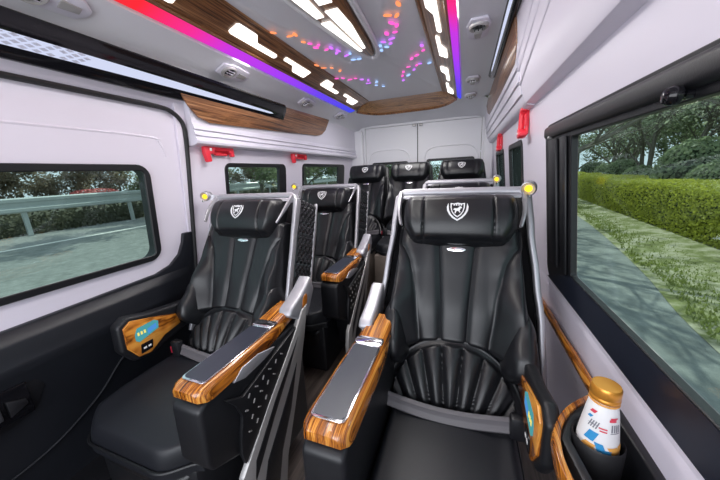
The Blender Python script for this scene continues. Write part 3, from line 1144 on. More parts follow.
    # side bolsters: puffy lobes low on both sides
    if luxe:
        for sd in (-1, 1):
            def lob(u, v, sd=sd):
                t = (v + 1) / 2
                s = .098 + .255 * t
                hw = .060 * interp(t, [(0, .70), (.25, 1.), (.6, .80), (1., .25)])
                xc = w * interp(t, [(0, .86), (.3, .885), (1., .93)])
                return sd * (xc + hw * u), s

            def lobh(x, s, u, v):
                t = (v + 1) / 2
                return interp(t, [(0, .118), (.35, .128), (.7, .095), (1., .05)]) + .012 * (1 - u * u) - .010 * u * sd * -1
            weld(pad(bp, 30, 22, lob, lobh, .0, .75, .42).build('side_bolster', MT['leather'], root, recalc=False))

    # --- headrest
    def hdom(u, v):
        s = .648 + .105 * v
        k = 1 - .17 * smooth01((-v + .15) / 1.15) ** 1.6 - .06 * smooth01((v - .45) / .55)
        return u * w * hr * k, s

    def hsurf0(x, s):
        u = x / (w * hr)
        v = (s - .648) / .105
        h = .112 - .034 * v * v - .024 * abs(u) ** 3 + .010 * smooth01((abs(u) - .6) / .4)
        if v < -.5:
            h -= .007 * exp(-((v + .80) / .05) ** 2)
        for c in (-.58, .58):
            h -= .008 * exp(-((u - c) * w / .0038) ** 2)
        return h
    o = pad(bp, 60 if fine else 26, 110 if fine else 36, hdom, lambda x, s, u, v: hsurf0(x, s), .0, .22, .40).build('headrest', MT['leather'], root, recalc=False)
    weld(o)
    o['_w'] = (0, 0, 0)
    crest(o, lambda x, s, h: bp(x, s, hsurf0(x, s) + h), .0, .668, .0245 if luxe else .022)
    # oval name badge
    MB().prism([bp(.034 * cos(t), .535 + .0085 * sin(t), .036) for t in [2 * pi * i / 20 for i in range(20)]], bp(0, 0, .006) - bp(0, 0, 0)).build('name_badge', MT['chrome'], root, bevel=.002)
    bd = root.children[-1]
    bd['_w'] = (0, 0, 0)

    # --- lap belt with its buckle
    mb = MB()
    pts = []
    x0, x1 = -w * .93, w * .74
    for i in range(25):
        t = i / 24
        x = x0 + (x1 - x0) * t
        pts.append((x * -m, -.105 - .012 * sin(pi * t), .447 + .0 * t - .012 * sin(pi * t)))
    rows = []
    for (dz, dy) in ((-.020, -.004), (-.014, -.009), (-.001, -.006), (.001, -.006), (.014, -.009), (.020, -.004)):
        rows.append([(x, y + dy + dz * .45, z + dz) for x, y, z in pts])
    mb.grid(rows)
    mb.grid([[(x, y + .004, z) for x, y, z in r] for r in rows])
    bl = mb.build('seat_belt', MT['belt'], root)
    bl['_w'] = (0, 0, 0)
    mb = MB()
    bx = x1 * -m
    sg = -m
    mb.box((min(bx - sg * .004, bx + sg * .045), -.125, .412), (max(bx - sg * .004, bx + sg * .045), -.092, .488))
    bk = mb.build('buckle', MT['black'], bl, bevel=.008)
    b2 = MB().box((min(bx + sg * .045, bx + sg * .055), -.122, .425), (max(bx + sg * .045, bx + sg * .050), -.102, .460)).build('buckle_button', MT['redbtn'], bl, bevel=.003)
    MB().sweep([(bx + sg * .02, -.10, .42), (bx + sg * .035, -.05, .36), (bx + sg * .04, 0, .30)], [(-.015, -.006), (.015, -.006), (.015, .006), (-.015, .006)], (0, 1, 0)).build('buckle_stalk', MT['black'], bl)

    if not luxe:
        mb = MB()
        mb.prism([bp(x, s, -.05) for x, s in ((-w * 1.0, .0), (w * 1.0, .0), (w * 1.0, .60), (w * .9, .76), (-w * .9, .76), (-w * 1.0, .60))], bp(0, 0, -.05) - bp(0, 0, 0))
        mb.build('back_shell', MT['black'], root, bevel=.012)
        return root

    # --- shell behind the seat
    def wsh(s):
        return w * (1 + flare * interp(s, [(.10, .20), (.30, .18), (.45, .12), (.62, .05), (.775, .0)]))
    ss = [.06 + (.775 - .06) * i / 16 for i in range(17)]
    out = [(wsh(s), s) for s in ss]
    mb = MB()
    poly = [(-x, s) for x, s in out] + [(x, s) for x, s in reversed(out)]
    n = len(ss)
    rows = [[bp(x, s, -.06 - .07 * (1 - (abs(x) / wsh(s)) ** 3)) for x in [wsh(s) * (-1 + 2 * k / 12) for k in range(13)]] for s in ss]
    mb.grid(rows)
    mb.grid([[Vector(p) + Vector((0, .02, -.004)) for p in r] for r in rows])
    mb.build('back_shell', MT['black'], root)
    # quilted outer cheeks
    for sd in (-1, 1):
        rows = []
        NA, NB = (60, 22)
        for i in range(NA + 1):
            s = .22 + (.765 - .22) * i / NA
            r = []
            for j in range(NB + 1):
                t = j / NB
                d = .025 + .125 * t                       # depth behind the seat plane
                a = (s * 26 + t * 4.4) % 1.
                b = (s * 26 - t * 4.4) % 1.
                q = min(a, 1 - a, b, 1 - b)
                puff = .012 * (1 - exp(-q / .16)) * edge(min(t, 1 - t), .08) * edge(min(i, NA - i) / NA, .04)
                x = sd * (wsh(s) + .002 + puff + .022 * t)
                r.append(bp(x, s, -d))
            rows.append(r)
        mb = MB()
        mb.grid(rows)
        mb.grid([[Vector(p) - Vector((sd * .012, 0, 0)) for p in r] for r in rows])
        mb.build('quilted_cheek', MT['quilt'], root)
        # silver line along the back edge of the cheek
        mb = MB()
        mb.sweep([bp(sd * (wsh(s) + .026), s, -.152) for s in ss[3:]], [(-.007, -.007), (.007, -.007), (.007, .007), (-.007, .007)], (1, 0, 0))
        mb.build('back_edge', MT['silver'], root, bevel=.002)
    # silver hoop: top bar and both legs
    sec = [(-.013, -.022), (-.006, -.026), (.006, -.026), (.013, -.022), (.013, .018), (.006, .022), (-.006, .022), (-.013, .018)]
    leg = [bp(wsh(s) + .004, s, .0) for s in [.06 + (.745 - .06) * i / 14 for i in range(15)]]
    arc = [bp(wsh(.775) - .010 * (1 - cos(t)) * 3 + .0, .738 + .034 * sin(t), .0) for t in [radians(a) for a in (15, 35, 55, 75)]]
    topw = wsh(.775) - .035
    half = leg + arc + [bp(topw * k, .772, 0) for k in (.7, .35)]
    path = [Vector((-p.x, p.y, p.z)) for p in half] + [bp(0, .772, 0)] + list(reversed(half))
    mb = MB()
    npt = len(path)
    mb.sweep(path, sec, bp(0, 0, 1) - bp(0, 0, 0), scale=[.70 + .30 * smooth01((min(i, npt - 1 - i) - 9) / 8) for i in range(npt)])
    mb.build('silver_frame', MT['silver'], root, bevel=.003)
    # flat top face of the bar
    mb = MB()
    mb.prism([bp(x, s, h) for x, s, h in ((-w * .93, .750, .028), (w * .93, .750, .028), (w * .97, .790, -.04), (-w * .97, .790, -.04))], bp(0, -.014, 0) - bp(0, 0, 0))
    mb.build('top_bar', MT['silver'], root, bevel=.004)
    # short arms that cup the headrest
    for sd in (-1, 1):
        P = catmull([bp(sd * w * .96, .765, .02), bp(sd * w * .95, .72, .045), bp(sd * w * .925, .665, .07), bp(sd * w * .87, .615, .085)], 6)
        mb = MB()
        mb.sweep(P, [(-.005, -.012), (.005, -.012), (.007, 0), (.005, .012), (-.005, .012)], (0, 1, .3), scale=[1 - .45 * i / (len(P) - 1) for i in range(len(P))])
        mb.build('headrest_arm', MT['silver'], root)
    # reading lamp on the wall-side corner
    lx = -m * (w + lamp)
    c = bp(lx, .772, .03)
    ax = Vector((m * .25, -.9, -.15)).normalized()
    pod = MB()
    pod.lathe([(.006, -.040), (.019, -.032), (.025, -.012), (.026, .014), (.022, .020), (.018, .017), (.016, .010)], c, ax, 20)
    po = pod.build('reading_lamp', MT['silver'], root)
    po['_w'] = (0, 0, 0)
    if lamp > .02:
        ar = MB()
        ar.sweep([bp(-m * w * .93, .770, -.005), bp(-m * (w + lamp * .5), .772, .0), c], [(-.008, -.016), (.008, -.016), (.011, 0), (.008, .014), (-.008, .014)], (0, 0, 1))
        ar.build('lamp_arm', MT['silver'], po)
    mb = MB()
    mb.lathe([(.004, .007), (.0125, .008), (.0125, .0135), (.009, .017), (.003, .0185)], c, ax, 20)
    mb.build('bulb', MT['warm'], po)
    MB().lathe([(.004, -.004), (.006, 0), (.004, .004)], c + Vector((0, -.024, -.026)), ax, 12).build('lamp_switch', MT['chrome'], po)

    # --- aisle armrest (drawn for +x, mirrored by m)
    def P(x, y, z):
        return Vector((m * x, y, z))
    a0 = arm_off - .06
    a1 = arm_off + .06
    arm = MB()
    # y, z side outline of the drop body (seat-local: crease at y = 0, floor at z = 0)
    body = [(-.445, .615), (-.470, .60), (-.475, .43), (-.462, .395), (-.37, .345), (-.31, .30), (-.27, .12), (.02, .10), (.03, .56), (.02, .61)]
    arm.prism([P(a0 + .006, y, z) for y, z in body], P(a1 - .006, 0, 0) - P(a0 + .006, 0, 0))
    ao = arm.build('armrest', MT['black'], root, bevel=.012, seg=3)
    ao['_w'] = (0, 0, 0)
    # wooden top, rounded nose, waisted towards the back where it rises a little
    NL = 26
    rows = []
    sect = [(-1, -.5), (-1.0, .05), (-.93, .36), (-.75, .5), (0, .5), (.75, .5), (.93, .36), (1.0, .05), (1, -.5), (0, -.5)]
    for i in range(NL + 1):
        t = i / NL
        y = -.462 + .50 * t
        e = edge(t + .004, .09)
        hw = (.061 - .014 * smooth01((t - .45) / .5)) * (.62 + .38 * e)
        xc = arm_off - .004 * smooth01((t - .4) / .6)
        zc = .636 + .020 * smooth01((t - .55) / .45)
        hh = .046 * (.35 + .65 * e)
        rows.append([P(xc + hw * a, y, zc + hh * b) for a, b in sect + sect[:1]])
    mb = MB()
    mb.grid(rows)
    mb.add([rows[0][k] for k in range(10)], [tuple(range(10))])
    mb.add([rows[-1][k] for k in range(10)], [tuple(range(10))])
    wt = weld(mb.build('wood_top', MT['wood'], ao))
    wt['_w'] = (0, 0, 0)
    tr = rrect(-.045, -.435, .045, -.135, .016, 5)
    MB().prism([P(arm_off + x, y, .6595) for x, y in tr], (0, 0, .004)).build('tray_rim', MT['chrome'], ao, bevel=.001)
    t2 = rrect(-.040, -.428, .040, -.148, .013, 5)
    MB().prism([P(arm_off + x, y, .663) for x, y in t2], (0, 0, .0022)).build('tray_pad', MT['tray'], ao)
    MB().prism([P(arm_off + x, y, .661) for x, y in rrect(-.047, -.140, .047, -.100, .012, 4)], (0, 0, .006)).build('tray_hinge', MT['chrome'], ao, bevel=.002)
    # leaf-shaped bright accent
    xs = a1 - .006
    leaf = [(-.355, .605), (-.315, .630), (-.24, .628), (-.155, .600), (-.19, .592), (-.24, .588), (-.31, .588)]
    MB().prism([P(xs, y, z) for y, z in leaf], P(.010, 0, 0)).build('accent_blade', MT['silver'], ao, bevel=.003)
    # slotted dark side panel
    perf = [(-.395, .579), (-.36, .556), (-.331, .540), (-.20, .570), (-.02, .604), (-.10, .52), (-.22, .42), (-.364, .309), (-.372, .36), (-.367, .404), (-.358, .44), (-.347, .48), (-.362, .53)]
    sp = MB().prism([P(xs, y, z) for y, z in perf], P(.014, 0, 0)).build('side_panel', MT['black'], ao, bevel=.003)
    sp['_w'] = (0, 0, 0)
    mb = MB()
    for i in range(9):
        for j in range(6):
            y = -.33 + i * .036 + (j % 2) * .018
            z = .565 - j * .040 + .006 * i
            lo = .309 + (y + .364) * .86 + .03
            hi = .545 + (y + .331) * .19
            if y > -.06 or z < lo or z > hi - .01 or y < -.345:
                continue
            a = radians(55 if (i + j) % 2 else -35)
            ca, sa = cos(a), sin(a)
            q = [(y + u * ca - v * sa, z + u * sa + v * ca) for u, v in ((-.007, -.002), (.007, -.002), (.007, .002), (-.007, .002))]
            mb.prism([P(xs + .0135, yy, zz) for yy, zz in q], P(.003, 0, 0))
    mb.build('slot_pattern', MT['grey'], sp, smooth=False)
    # sweeping grey fin down to the floor
    fin = [(.075, .665), (.03, .655), (-.02, .600), (-.12, .515), (-.24, .415), (-.388, .278), (-.41, .20), (-.42, .0), (-.20, .0), (-.17, .12), (-.10, .26), (-.03, .40), (.035, .555)]
    fo = MB().prism([P(xs - .004, y, z) for y, z in fin], P(.022, 0, 0)).build('side_fin', MT['grey'], ao, bevel=.005)
    fo['_w'] = (0, 0, 0)
    for q in ([(-.02, .565), (-.20, .415), (-.33, .285), (-.345, .21), (-.22, .35), (-.10, .47)], [(-.05, .46), (-.16, .345), (-.28, .225), (-.33, .10), (-.235, .08), (-.20, .18), (-.12, .30)]):
        MB().prism([P(xs + .0165, y, z) for y, z in q], P(.003, 0, 0)).build('fin_inlay', MT['black'], fo, bevel=.0012)
    # silver elbow joining the armrest to the shell, with an oval of wood
    el = [(-.055, .662), (-.035, .690), (.03, .712), (.08, .738), (.13, .770), (.15, .70), (.10, .63), (.04, .60), (-.01, .63)]
    eo = MB().prism([P(a1 - (.045 if m < 0 else .055), y, z) for y, z in el], P(.052 if m < 0 else .062, 0, 0)).build('elbow', MT['silver'], ao, bevel=.012, seg=3)
    eo['_w'] = (0, 0, 0)
    MB().prism([P(a1 + .005, .060 + .020 * cos(t) + .010 * sin(t), .678 + .032 * sin(t)) for t in [2 * pi * i / 18 for i in range(18)]], P(.004, 0, 0)).build('wood_oval', MT['wood'], eo, bevel=.0015)

    # --- wall-side armrest with the wooden control plate
    xi = -(w - .035 if m < 0 else w + .010)
    pl = [(-.269, .629), (-.271, .538), (-.236, .480), (-.188, .472), (-.119, .515), (-.035, .534), (-.040, .585), (-.163, .627), (-.239, .650)]
    bodyo = [(-.285, .64), (-.29, .53), (-.25, .465), (-.19, .455), (.0, .50), (.12, .53), (.12, .62), (-.02, .625), (-.16, .645), (-.245, .668)]
    co = MB().prism([P(xi - .006, y, z) for y, z in bodyo], P(-(.034 if m < 0 else .055), 0, 0)).build('control_armrest', MT['black'], root, bevel=.012, seg=3)
    co['_w'] = (0, 0, 0)
    cp = MB().prism([P(xi - .008, y, z) for y, z in pl], P(.010, 0, 0)).build('wood_plate', MT['wood'], co, bevel=.004)
    cp['_w'] = (0, 0, 0)
    sc_ = [(-.235, .583), (-.222, .607), (-.15, .610), (-.135, .598), (-.14, .566), (-.225, .545), (-.236, .556)]
    so = MB().prism([P(xi + .0015, y, z) for y, z in sc_], P(.003, 0, 0)).build('touch_screen', MT['screen'], co, smooth=False)
    so['_w'] = (0, 0, 0)
    MB().prism([P(xi + .004, y, z) for y, z in ((-.185, .564), (-.147, .574), (-.147, .594), (-.185, .586))], P(.002, 0, 0)).build('screen_tile', MT['screen2'], so, smooth=False)
    for k in range(3):
        MB().box(*[tuple(map(f, zip(P(xi + .004, -.226 + k * .013, .574), P(xi + .006, -.219 + k * .013, .588)))) for f in (min, max)]).build('screen_icon', MT['icon'], so, smooth=False)
    uo = MB().prism([P(xi + .001, y, z) for y, z in ((-.228, .490), (-.180, .492), (-.172, .530), (-.222, .530))], P(.005, 0, 0)).build('usb_socket', MT['gloss'], co, bevel=.002)
    uo['_w'] = (0, 0, 0)
    for k in (0, 1):
        MB().box(*[tuple(map(f, zip(P(xi + .0055, -.216 + k * .019, .506), P(xi + .007, -.204 + k * .019, .514)))) for f in (min, max)]).build('port', MT['white_print'], uo, smooth=False)
    return root


GR = 'black leather captain seats with wood-topped armrests'
seatR = make_seat(.235, -1, .255, .205, 'large black leather captain seat nearest the camera, beside the big right window', group=GR)
seatR.location = (-.02, .89, -1.2)
seatL = make_seat(.250, 1, .330, .275, flare=.45, lamp=.062, hr=.83, label= 'black leather captain seat in front on the left, by the sliding door', group=GR)
seatL.location = (-1.022, .89, -1.2)
dup(seatL, (-1.022, 1.77, -1.2), 'black leather captain seat in the second row on the left, below the small windows', GR)
dup(seatR, (-.035, 1.84, -1.2), 'captain seat on the right, mostly hidden behind the large nearest seat', GR)
GB = 'dark bench seats in the rear row'
b0 = make_seat(.225, 1, 0, .215, 'dark rear row seat farthest left, against the left corner', luxe=False, group=GB, nm='passenger_seat')
b0.location = (-.985, 2.70, -1.02)
dup(b0, (-.525, 2.70, -1.02), 'dark rear row seat in the middle of the three, before the door seam', GB)
dup(b0, (-.03, 2.70, -1.02), 'dark rear row seat farthest right, above the hidden captain seat', GB)
# platform carrying the rear row
pf = MB().box((-1.47, 2.28, -1.198), (.36, 3.58, -1.022)).build('rear_platform', MT['carton'], bevel=.01)
tag(pf, 'taupe step platform under the rear row of seats', 'platform')
for x, lb in ((-.985, 'taupe box base under the far left rear seat'), (-.525, 'taupe box base under the middle rear seat'), (-.03, 'taupe box base under the far right rear seat')):
    pass

# ------------------------------------------------------------------ grab rail, cup holder and bottle by the big window
P0 = [(RW(-.60, -.016), 1.42, -.605), (RW(-.58, -.018), 1.25, -.592), (RW(-.58, -.020), 1.05, -.588), (RW(-.58, -.020), .88, -.586), (RW(-.58, -.022), .78, -.584), (RW(-.58, -.03), .74, -.584)]
mb = MB()
mb.sweep(catmull(P0, 6), [(-.006, -.020), (.005, -.020), (.010, 0), (.005, .016), (-.006, .016)], (0, 0, 1))
o = mb.build('wood_rail', MT['wood'], bevel=.002)
tag(o, 'slim striped wood rail running along the wall under the big right window', 'rail')

root = thing('cup_holder', 'black wall-mounted cup holder with striped wood rim beside the nearest seat', 'cup holder', (.275, .55, -.70))
hexo = [(.203, .575), (.234, .642), (.272, .680), (.353, .695), (.354, .45), (.316, .415), (.262, .415), (.216, .475)]
hexi = [(.223, .572), (.247, .628), (.278, .654), (.332, .664), (.336, .475), (.307, .440), (.269, .440), (.234, .488)]
mb = MB()
n = len(hexo)
zt, zb = -.548, -.715
vs = [(x, y, zt) for x, y in hexo] + [(x, y, zt) for x, y in hexi] + [(.275 + (x - .275) * .84, .56 + (y - .56) * .84, zb) for x, y in hexo] + [(.275 + (x - .275) * .9, .56 + (y - .56) * .9, zb + .02) for x, y in hexi]
fs = []
for i in range(n):
    j = (i + 1) % n
    fs += [(i, j, n + j, n + i), (i, 2 * n + i, 2 * n + j, j), (n + i, n + j, 3 * n + j, 3 * n + i)]
fs += [tuple(2 * n + i for i in range(n)), tuple(3 * n + i for i in range(n))]
mb.add(vs, fs)
mb.build('holder_body', MT['black'], root, bevel=.006)
# wooden rim that sweeps round the aisle side
mb = MB()
rp = [(.345, .755, -.580), (.300, .715, -.564), (.236, .645, -.556), (.201, .580, -.556), (.191, .52, -.558), (.201, .470, -.566), (.230, .410, -.580), (.285, .375, -.595)]
mb.sweep(catmull(rp, 6), [(-.006, -.030), (.005, -.030), (.010, -.004), (.006, .014), (-.006, .014)], (0, 0, 1))
mb.build('wood_rim', MT['wood'], root, bevel=.002)
MB().box((.340, .44, -.68), (.362, .66, -.57)).build('wall_bracket', MT['black'], root, bevel=.004)

mb = MB()
mb.lathe([(.030, -.712), (.0435, -.70), (.0435, -.545), (.0415, -.541), (.040, -.548), (.040, -.695), (.03, -.70)], (.272, .588, 0), (0, 0, 1), 32)
mb.build('cup_insert', MT['seal'], root)

# bottle
bc = Vector((.272, .590, -.712))
root = thing('bottle', 'white labelled drink bottle with copper cap standing in the cup holder', 'bottle', tuple(bc))
BP = [(.033, .0), (.036, .006), (.0370, .03), (.0370, .128), (.0362, .142), (.0325, .180), (.0265, .230), (.0222, .258)]
mb = MB()
mb.lathe(BP + [(.0205, .262), (.0205, .275)], bc, (0, 0, 1), 40)
mb.build('bottle_body', MT['label'], root)
mb = MB()
mb.lathe([(.0232, .262), (.0240, .264), (.0240, .2685), (.0230, .270), (.0230, .272), (.0240, .2735), (.0240, .289), (.0222, .2925), (.004, .293)], bc, (0, 0, 1), 40)
mb.build('cap', MT['cap'], root)
for q in range(1):
    MB().lathe([(.0236, .257), (.0242, .2585), (.0236, .260)], bc, (0, 0, 1), 40).build('neck_ring', MT['lorange'], root)


def brad(h):
    for (r0, h0), (r1, h1) in zip(BP, BP[1:]):
        if h <= h1:
            return r0 + (r1 - r0) * (h - h0) / (h1 - h0) + .0008
    return .0225


def decal(a0, a1, h0, h1, mat, nm, skew=0.):
    rows = []
    for i in range(5):
        h = h0 + (h1 - h0) * i / 4
        rows.append([(bc.x + brad(h) * sin(radians(a0 + (a1 - a0) * j / 8 + skew * i)), bc.y - brad(h) * cos(radians(a0 + (a1 - a0) * j / 8 + skew * i)), bc.z + h) for j in range(9)])
    m_ = MB()
    m_.grid(rows)
    return m_


def decals(items, nm, mat):
    m_ = MB()
    for it in items:
        d = decal(*it[:4], None, None, it[4] if len(it) > 4 else 0)
        m_.add(d.v, d.f)
    m_.build(nm, mat, root)


art = MB()
for mi, items in enumerate((
        # blue blocks, red print, grey strokes, orange patches
        [(-62, -34, .150, .180, 3), (-70, -56, .215, .224, 2), (-20, 4, .128, .152, -3), (-8, 18, .122, .136)],
        [(4, 30, .222, .229), (8, 36, .229, .234), (-26, 0, .196, .200), (-22, 0, .188, .192), (-66, -46, .232, .242, 2)],
        [(12 + k * 9, 17 + k * 9, .192, .214) for k in range(4)] + [(-60 + k * 8, -56 + k * 8, .190, .212, 2) for k in range(4)] + [(-62, -38, .199, .202, 2), (10, 46, .188, .190)],
        [(-66, -36, .126, .142, 3), (-40, -22, .122, .134, -2), (20, 52, .124, .146, -4), (40, 66, .128, .150)])):
    for it in items:
        d = decal(it[0], it[1], .160 + (it[2] - .122) * .70, .160 + (it[3] - .122) * .70, None, None, it[4] if len(it) > 4 else 0)
        art.add(d.v, d.f, mi)
art.build('label_artwork', [MT['lblue'], MT['lred'], MT['lgrey'], MT['lorange']], root)

# ------------------------------------------------------------------ outside
GZ = -1.9
struct(MB().box((-13.6, -14, GZ - .1), (9.2, 60, GZ)).build('ground', MT['lot']))
gr = bpy.data.objects['ground']
gr['_w'] = (0, 0, 0)
# far carriageway, edge line and verge on the left
o = MB().box((-18.2, -14, GZ - .1), (-13.6, 60, GZ + .004)).build('road', MT['asphalt'])
struct(o)
o['_w'] = (0, 0, 0)
MB().box((-14.0, -14, GZ + .003), (-13.82, 60, GZ + .009)).build('edge_line', MT['paint'], o)
o = MB().prism([(-18.1, -14, GZ + .005), (-18.1, 60, GZ + .005), (-19.5, 60, GZ + .3), (-40, 60, GZ + 1.2), (-40, -14, GZ + 1.2), (-19.5, -14, GZ + .3)], (0, 0, -.2)).build('verge', MT['verge_dark'])
struct(o)
# right: verge with a curved kerbless edge
edge_r = [(1.9, -14), (2.2, 0), (2.42, 3.5), (2.95, 6), (3.55, 9.4), (4.0, 13), (5.0, 22), (7.5, 45), (9, 60)]
rows = []
er = catmull([(x, y, 0) for x, y in edge_r], 6)
for p in er:
    rows.append([(p.x, p.y, GZ + .006), (p.x + .25, p.y, GZ + .03), (p.x + 1.5, p.y, GZ + .10), (p.x + 4, p.y, GZ + .15), (p.x + 40, p.y, GZ + .8)])
mb = MB()
mb.grid(rows)
vr_ = struct(mb.build('lawn', MT['soil'], recalc=False))


def leaves(mb, centre, nrm, size, mi=0):
    n = Vector(nrm) + Vector((random.uniform(-1, 1), random.uniform(-1, 1), random.uniform(-1, 1))) * .9
    if n.length < 1e-3:
        n = Vector((0, 0, 1))
    n.normalize()
    a = n.orthogonal().normalized()
    a = Matrix.Rotation(random.uniform(0, 6.28), 3, n) @ a
    b = n.cross(a)
    s = size * random.uniform(.6, 1.3)
    c = Vector(centre)
    mb.add([c - a * s, c - b * s * .55, c + a * s, c + b * s * .55], [(0, 1, 2, 3)], mi)


# grass tufts
mb = MB()
for i in range(16000):
    y = random.uniform(2.5, 20)
    xe = interp(y, [(0, 2.2), (3.5, 2.42), (6, 2.95), (9.4, 3.55), (13, 4.0), (22, 5.0)])
    x = xe + abs(random.gauss(.9, .8))
    if x < xe + .08 or (math.sin(x * 3.1) * math.cos(y * 1.7) + random.uniform(-.7, .7)) < -.35:
        continue
    hgt = random.uniform(.0, .045)
    a = random.uniform(0, 6.28)
    w_ = random.uniform(.01, .025)
    mb.add([(x - w_ * cos(a), y - w_ * sin(a), GZ + .02), (x + w_ * cos(a), y + w_ * sin(a), GZ + .02), (x + random.uniform(-.03, .03), y + random.uniform(-.03, .03), GZ + .06 + hgt)], [(0, 1, 2)])
g = mb.build('grass', MT['grass'], smooth=False, recalc=False)
g['kind'] = 'stuff'
tag(g, 'short patchy green grass between the car park and the hedge', 'grass')


# clipped hedge
def hedge(label, y0, y1, x_of, wdt, h, n, mat):
    root = thing('hedge', label, 'hedge', (x_of(y0), y0, GZ + .05))
    mb = MB()
    rows = []
    ny = 30
    for i in range(ny + 1):
        y = y0 + (y1 - y0) * i / ny
        x = x_of(y)
        hh = h * (1 + .03 * sin(y * 1.3)) - .06
        prof = [(0.06, 0), (.0 + .05, hh * .75), (.18, hh), (wdt - .18, hh), (wdt - .05, hh * .75), (wdt - .06, 0)]
        rows.append([(x + a, y, GZ + .05 + b) for a, b in prof])
    mb.grid(rows)
    mb.add(rows[0], [tuple(range(6))])
    mb.add(rows[-1], [tuple(range(6))])
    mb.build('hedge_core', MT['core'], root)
    mb = MB()
    for i in range(n):
        y = y0 + (y1 - y0) * random.random() ** 1.5
        x = x_of(y)
        hh = h * (1 + .03 * sin(y * 1.3)) + random.uniform(-.05, .05)
        r = random.random()
        if r < .5:
            t = random.random()
            leaves(mb, (x + .05 + (wdt - .1) * t, y, GZ + .05 + hh - .10 * abs(2 * t - 1) ** 6), (0, 0, 1), .034)
        elif r < .92:
            t = random.random()
            leaves(mb, (x + random.uniform(-.05, .06) + .10 * t ** 6, y, GZ + .08 + hh * t), (-1, -.3, .2), .034)
        else:
            leaves(mb, (x + wdt * random.random(), y0 + random.uniform(-.06, .04), GZ + .08 + hh * random.random()), (0, -1, .2), .034)
    mb.build('foliage', mat, root, smooth=False, recalc=False)


hedge('long clipped yellow-green hedge beyond the grass outside the big right window', 5.2, 30, lambda y: 4.15 + .085 * y, 1.9, 1.13, 70000, MT['hedge'])


def ball_shrub(r, n, mat):
    root = thing('ball_shrub', '', 'shrub', (0, 0, 0), 'clipped ball shrubs behind the hedge')
    MB().lathe([(r * .9 * sin(pi * k / 8 + .001), r * .9 - r * .9 * cos(pi * k / 8)) for k in range(9)], (0, 0, 0), (0, 0, 1), 14).build('shrub_core', MT['shrub_core'], root)
    mb = MB()
    for i in range(n):
        d = Vector((random.gauss(0, 1), random.gauss(0, 1), random.gauss(0, 1))).normalized()
        leaves(mb, Vector((0, 0, r * .9)) + d * r * random.uniform(.9, 1.05), d, .07)
    mb.build('foliage', mat, root, smooth=False, recalc=False)
    return root


bs = ball_shrub(.85, 2600, MT['shrub'])
spots = [(7.9, 17.5, .9), (8.1, 19.6, 1.1), (7.7, 15.6, .85), (9.3, 24.5, 1.0), (7.5, 13.3, 1.25), (7.2, 11.6, 1.0), (10, 29, 1.1)]
nms = ['round grey-green clipped shrub peeping over the hedge, just right of the window frame middle', 'largest round clipped shrub behind the far part of the hedge', 'round clipped shrub behind the hedge, left of the tall bushy one', 'small round clipped shrub far back behind the hedge',
       'tall bushy clipped shrub behind the nearer hedge', 'round clipped shrub nearest the camera behind the hedge', 'farthest round clipped shrub behind the hedge end']
for i, ((x, y, s), lb) in enumerate(zip(spots, nms)):
    o = bs if i == 0 else dup(bs, (0, 0, 0), lb)
    o['label'] = lb
    o.location = (x, y, GZ + .15)
    o.scale = (s, s, s * (1 if i != 4 else 1.15))


# trees: forked trunk, twigs, leaves
def make_tree(h, seed, nl, mat, lsize, spread=.5, bare=.5, nm='bare_tree', cat='tree', group=None, low=.25):
    rnd = random.Random(seed)
    root = thing(nm, '', cat, (0, 0, 0), group)
    wood_ = MB()
    fol = MB()
    tips = []

    def grow(p, d, ln, r, lev):
        pts = [p]
        q = p.copy()
        dd = d.copy()
        for k in range(4):
            dd = (dd + Vector((rnd.uniform(-1, 1), rnd.uniform(-1, 1), rnd.uniform(-.6, .9))) * .16).normalized()
            q = q + dd * ln / 4
            pts.append(q.copy())
        wood_.tube(pts, r, 5 if lev < 2 else 3, radii=[r * (1 - .16 * k) for k in range(5)])
        if lev >= 3:
            tips.append((pts[1], pts[2], pts[3], pts[4]))
            return
        nb = (5, 4, 4)[lev]
        for b in range(nb):
            t = (b + 1 + rnd.uniform(-.3, .3)) / (nb + .2)
            if lev == 0:
                t = low + (1 - low) * t
            t = min(t, 1)
            i = min(3, int(t * 4))
            f = t * 4 - i
            pp = pts[i].lerp(pts[i + 1], min(1, f))
            a = rnd.uniform(0, 6.28)
            side = Vector((cos(a), sin(a), rnd.uniform(-.1, .5)))
            nd = (dd * (1 - spread) + side * spread * 1.4).normalized()
            grow(pp, nd, ln * rnd.uniform(.50, .66), r * .52, lev + 1)
        tips.append((pts[3], pts[4], pts[4], pts[4]))
    grow(Vector((0, 0, 0)), Vector((0, 0, 1)), h * .62, h * .018, 0)
    wood_.build('trunk', MT['bark'], root, recalc=False)
    for i in range(nl):
        t = rnd.choice(tips)
        c = rnd.choice(t) + Vector((rnd.gauss(0, 1), rnd.gauss(0, 1), rnd.gauss(0, .8))) * h * .035
        leaves(fol, c, (0, 0, .5), lsize)
    fol.build('foliage', mat, root, smooth=False, recalc=False)
    return root


TG = 'trees beyond the hedge on the right'
TA = make_tree(7.5, 3, 2400, MT['leaf2'], .055, .42, nm='bare_tree', group=TG, low=.12)
TB = make_tree(6.2, 11, 5200, MT['leaf'], .085, .55, nm='leafy_tree', group=TG, low=.05)
LG = 'brush and trees beyond the guard rail on the left'
TC = make_tree(4.2, 21, 5200, MT['dry'], .075, .60, nm='dry_thicket', group=LG, low=.02)
protos = {'A': TA, 'B': TB, 'C': TC}
used = set()


def plant(k, x, y, s, rz, label, group=None, zoff=0.):
    if k not in used:
        o = protos[k]
        used.add(k)
    else:
        o = copy_tree(protos[k])
    o.location = (x, y, GZ + .1 + zoff)
    o.scale = (s, s, s)
    o.rotation_euler = (0, 0, rz)
    o['label'] = label
    if group:
        o['group'] = group


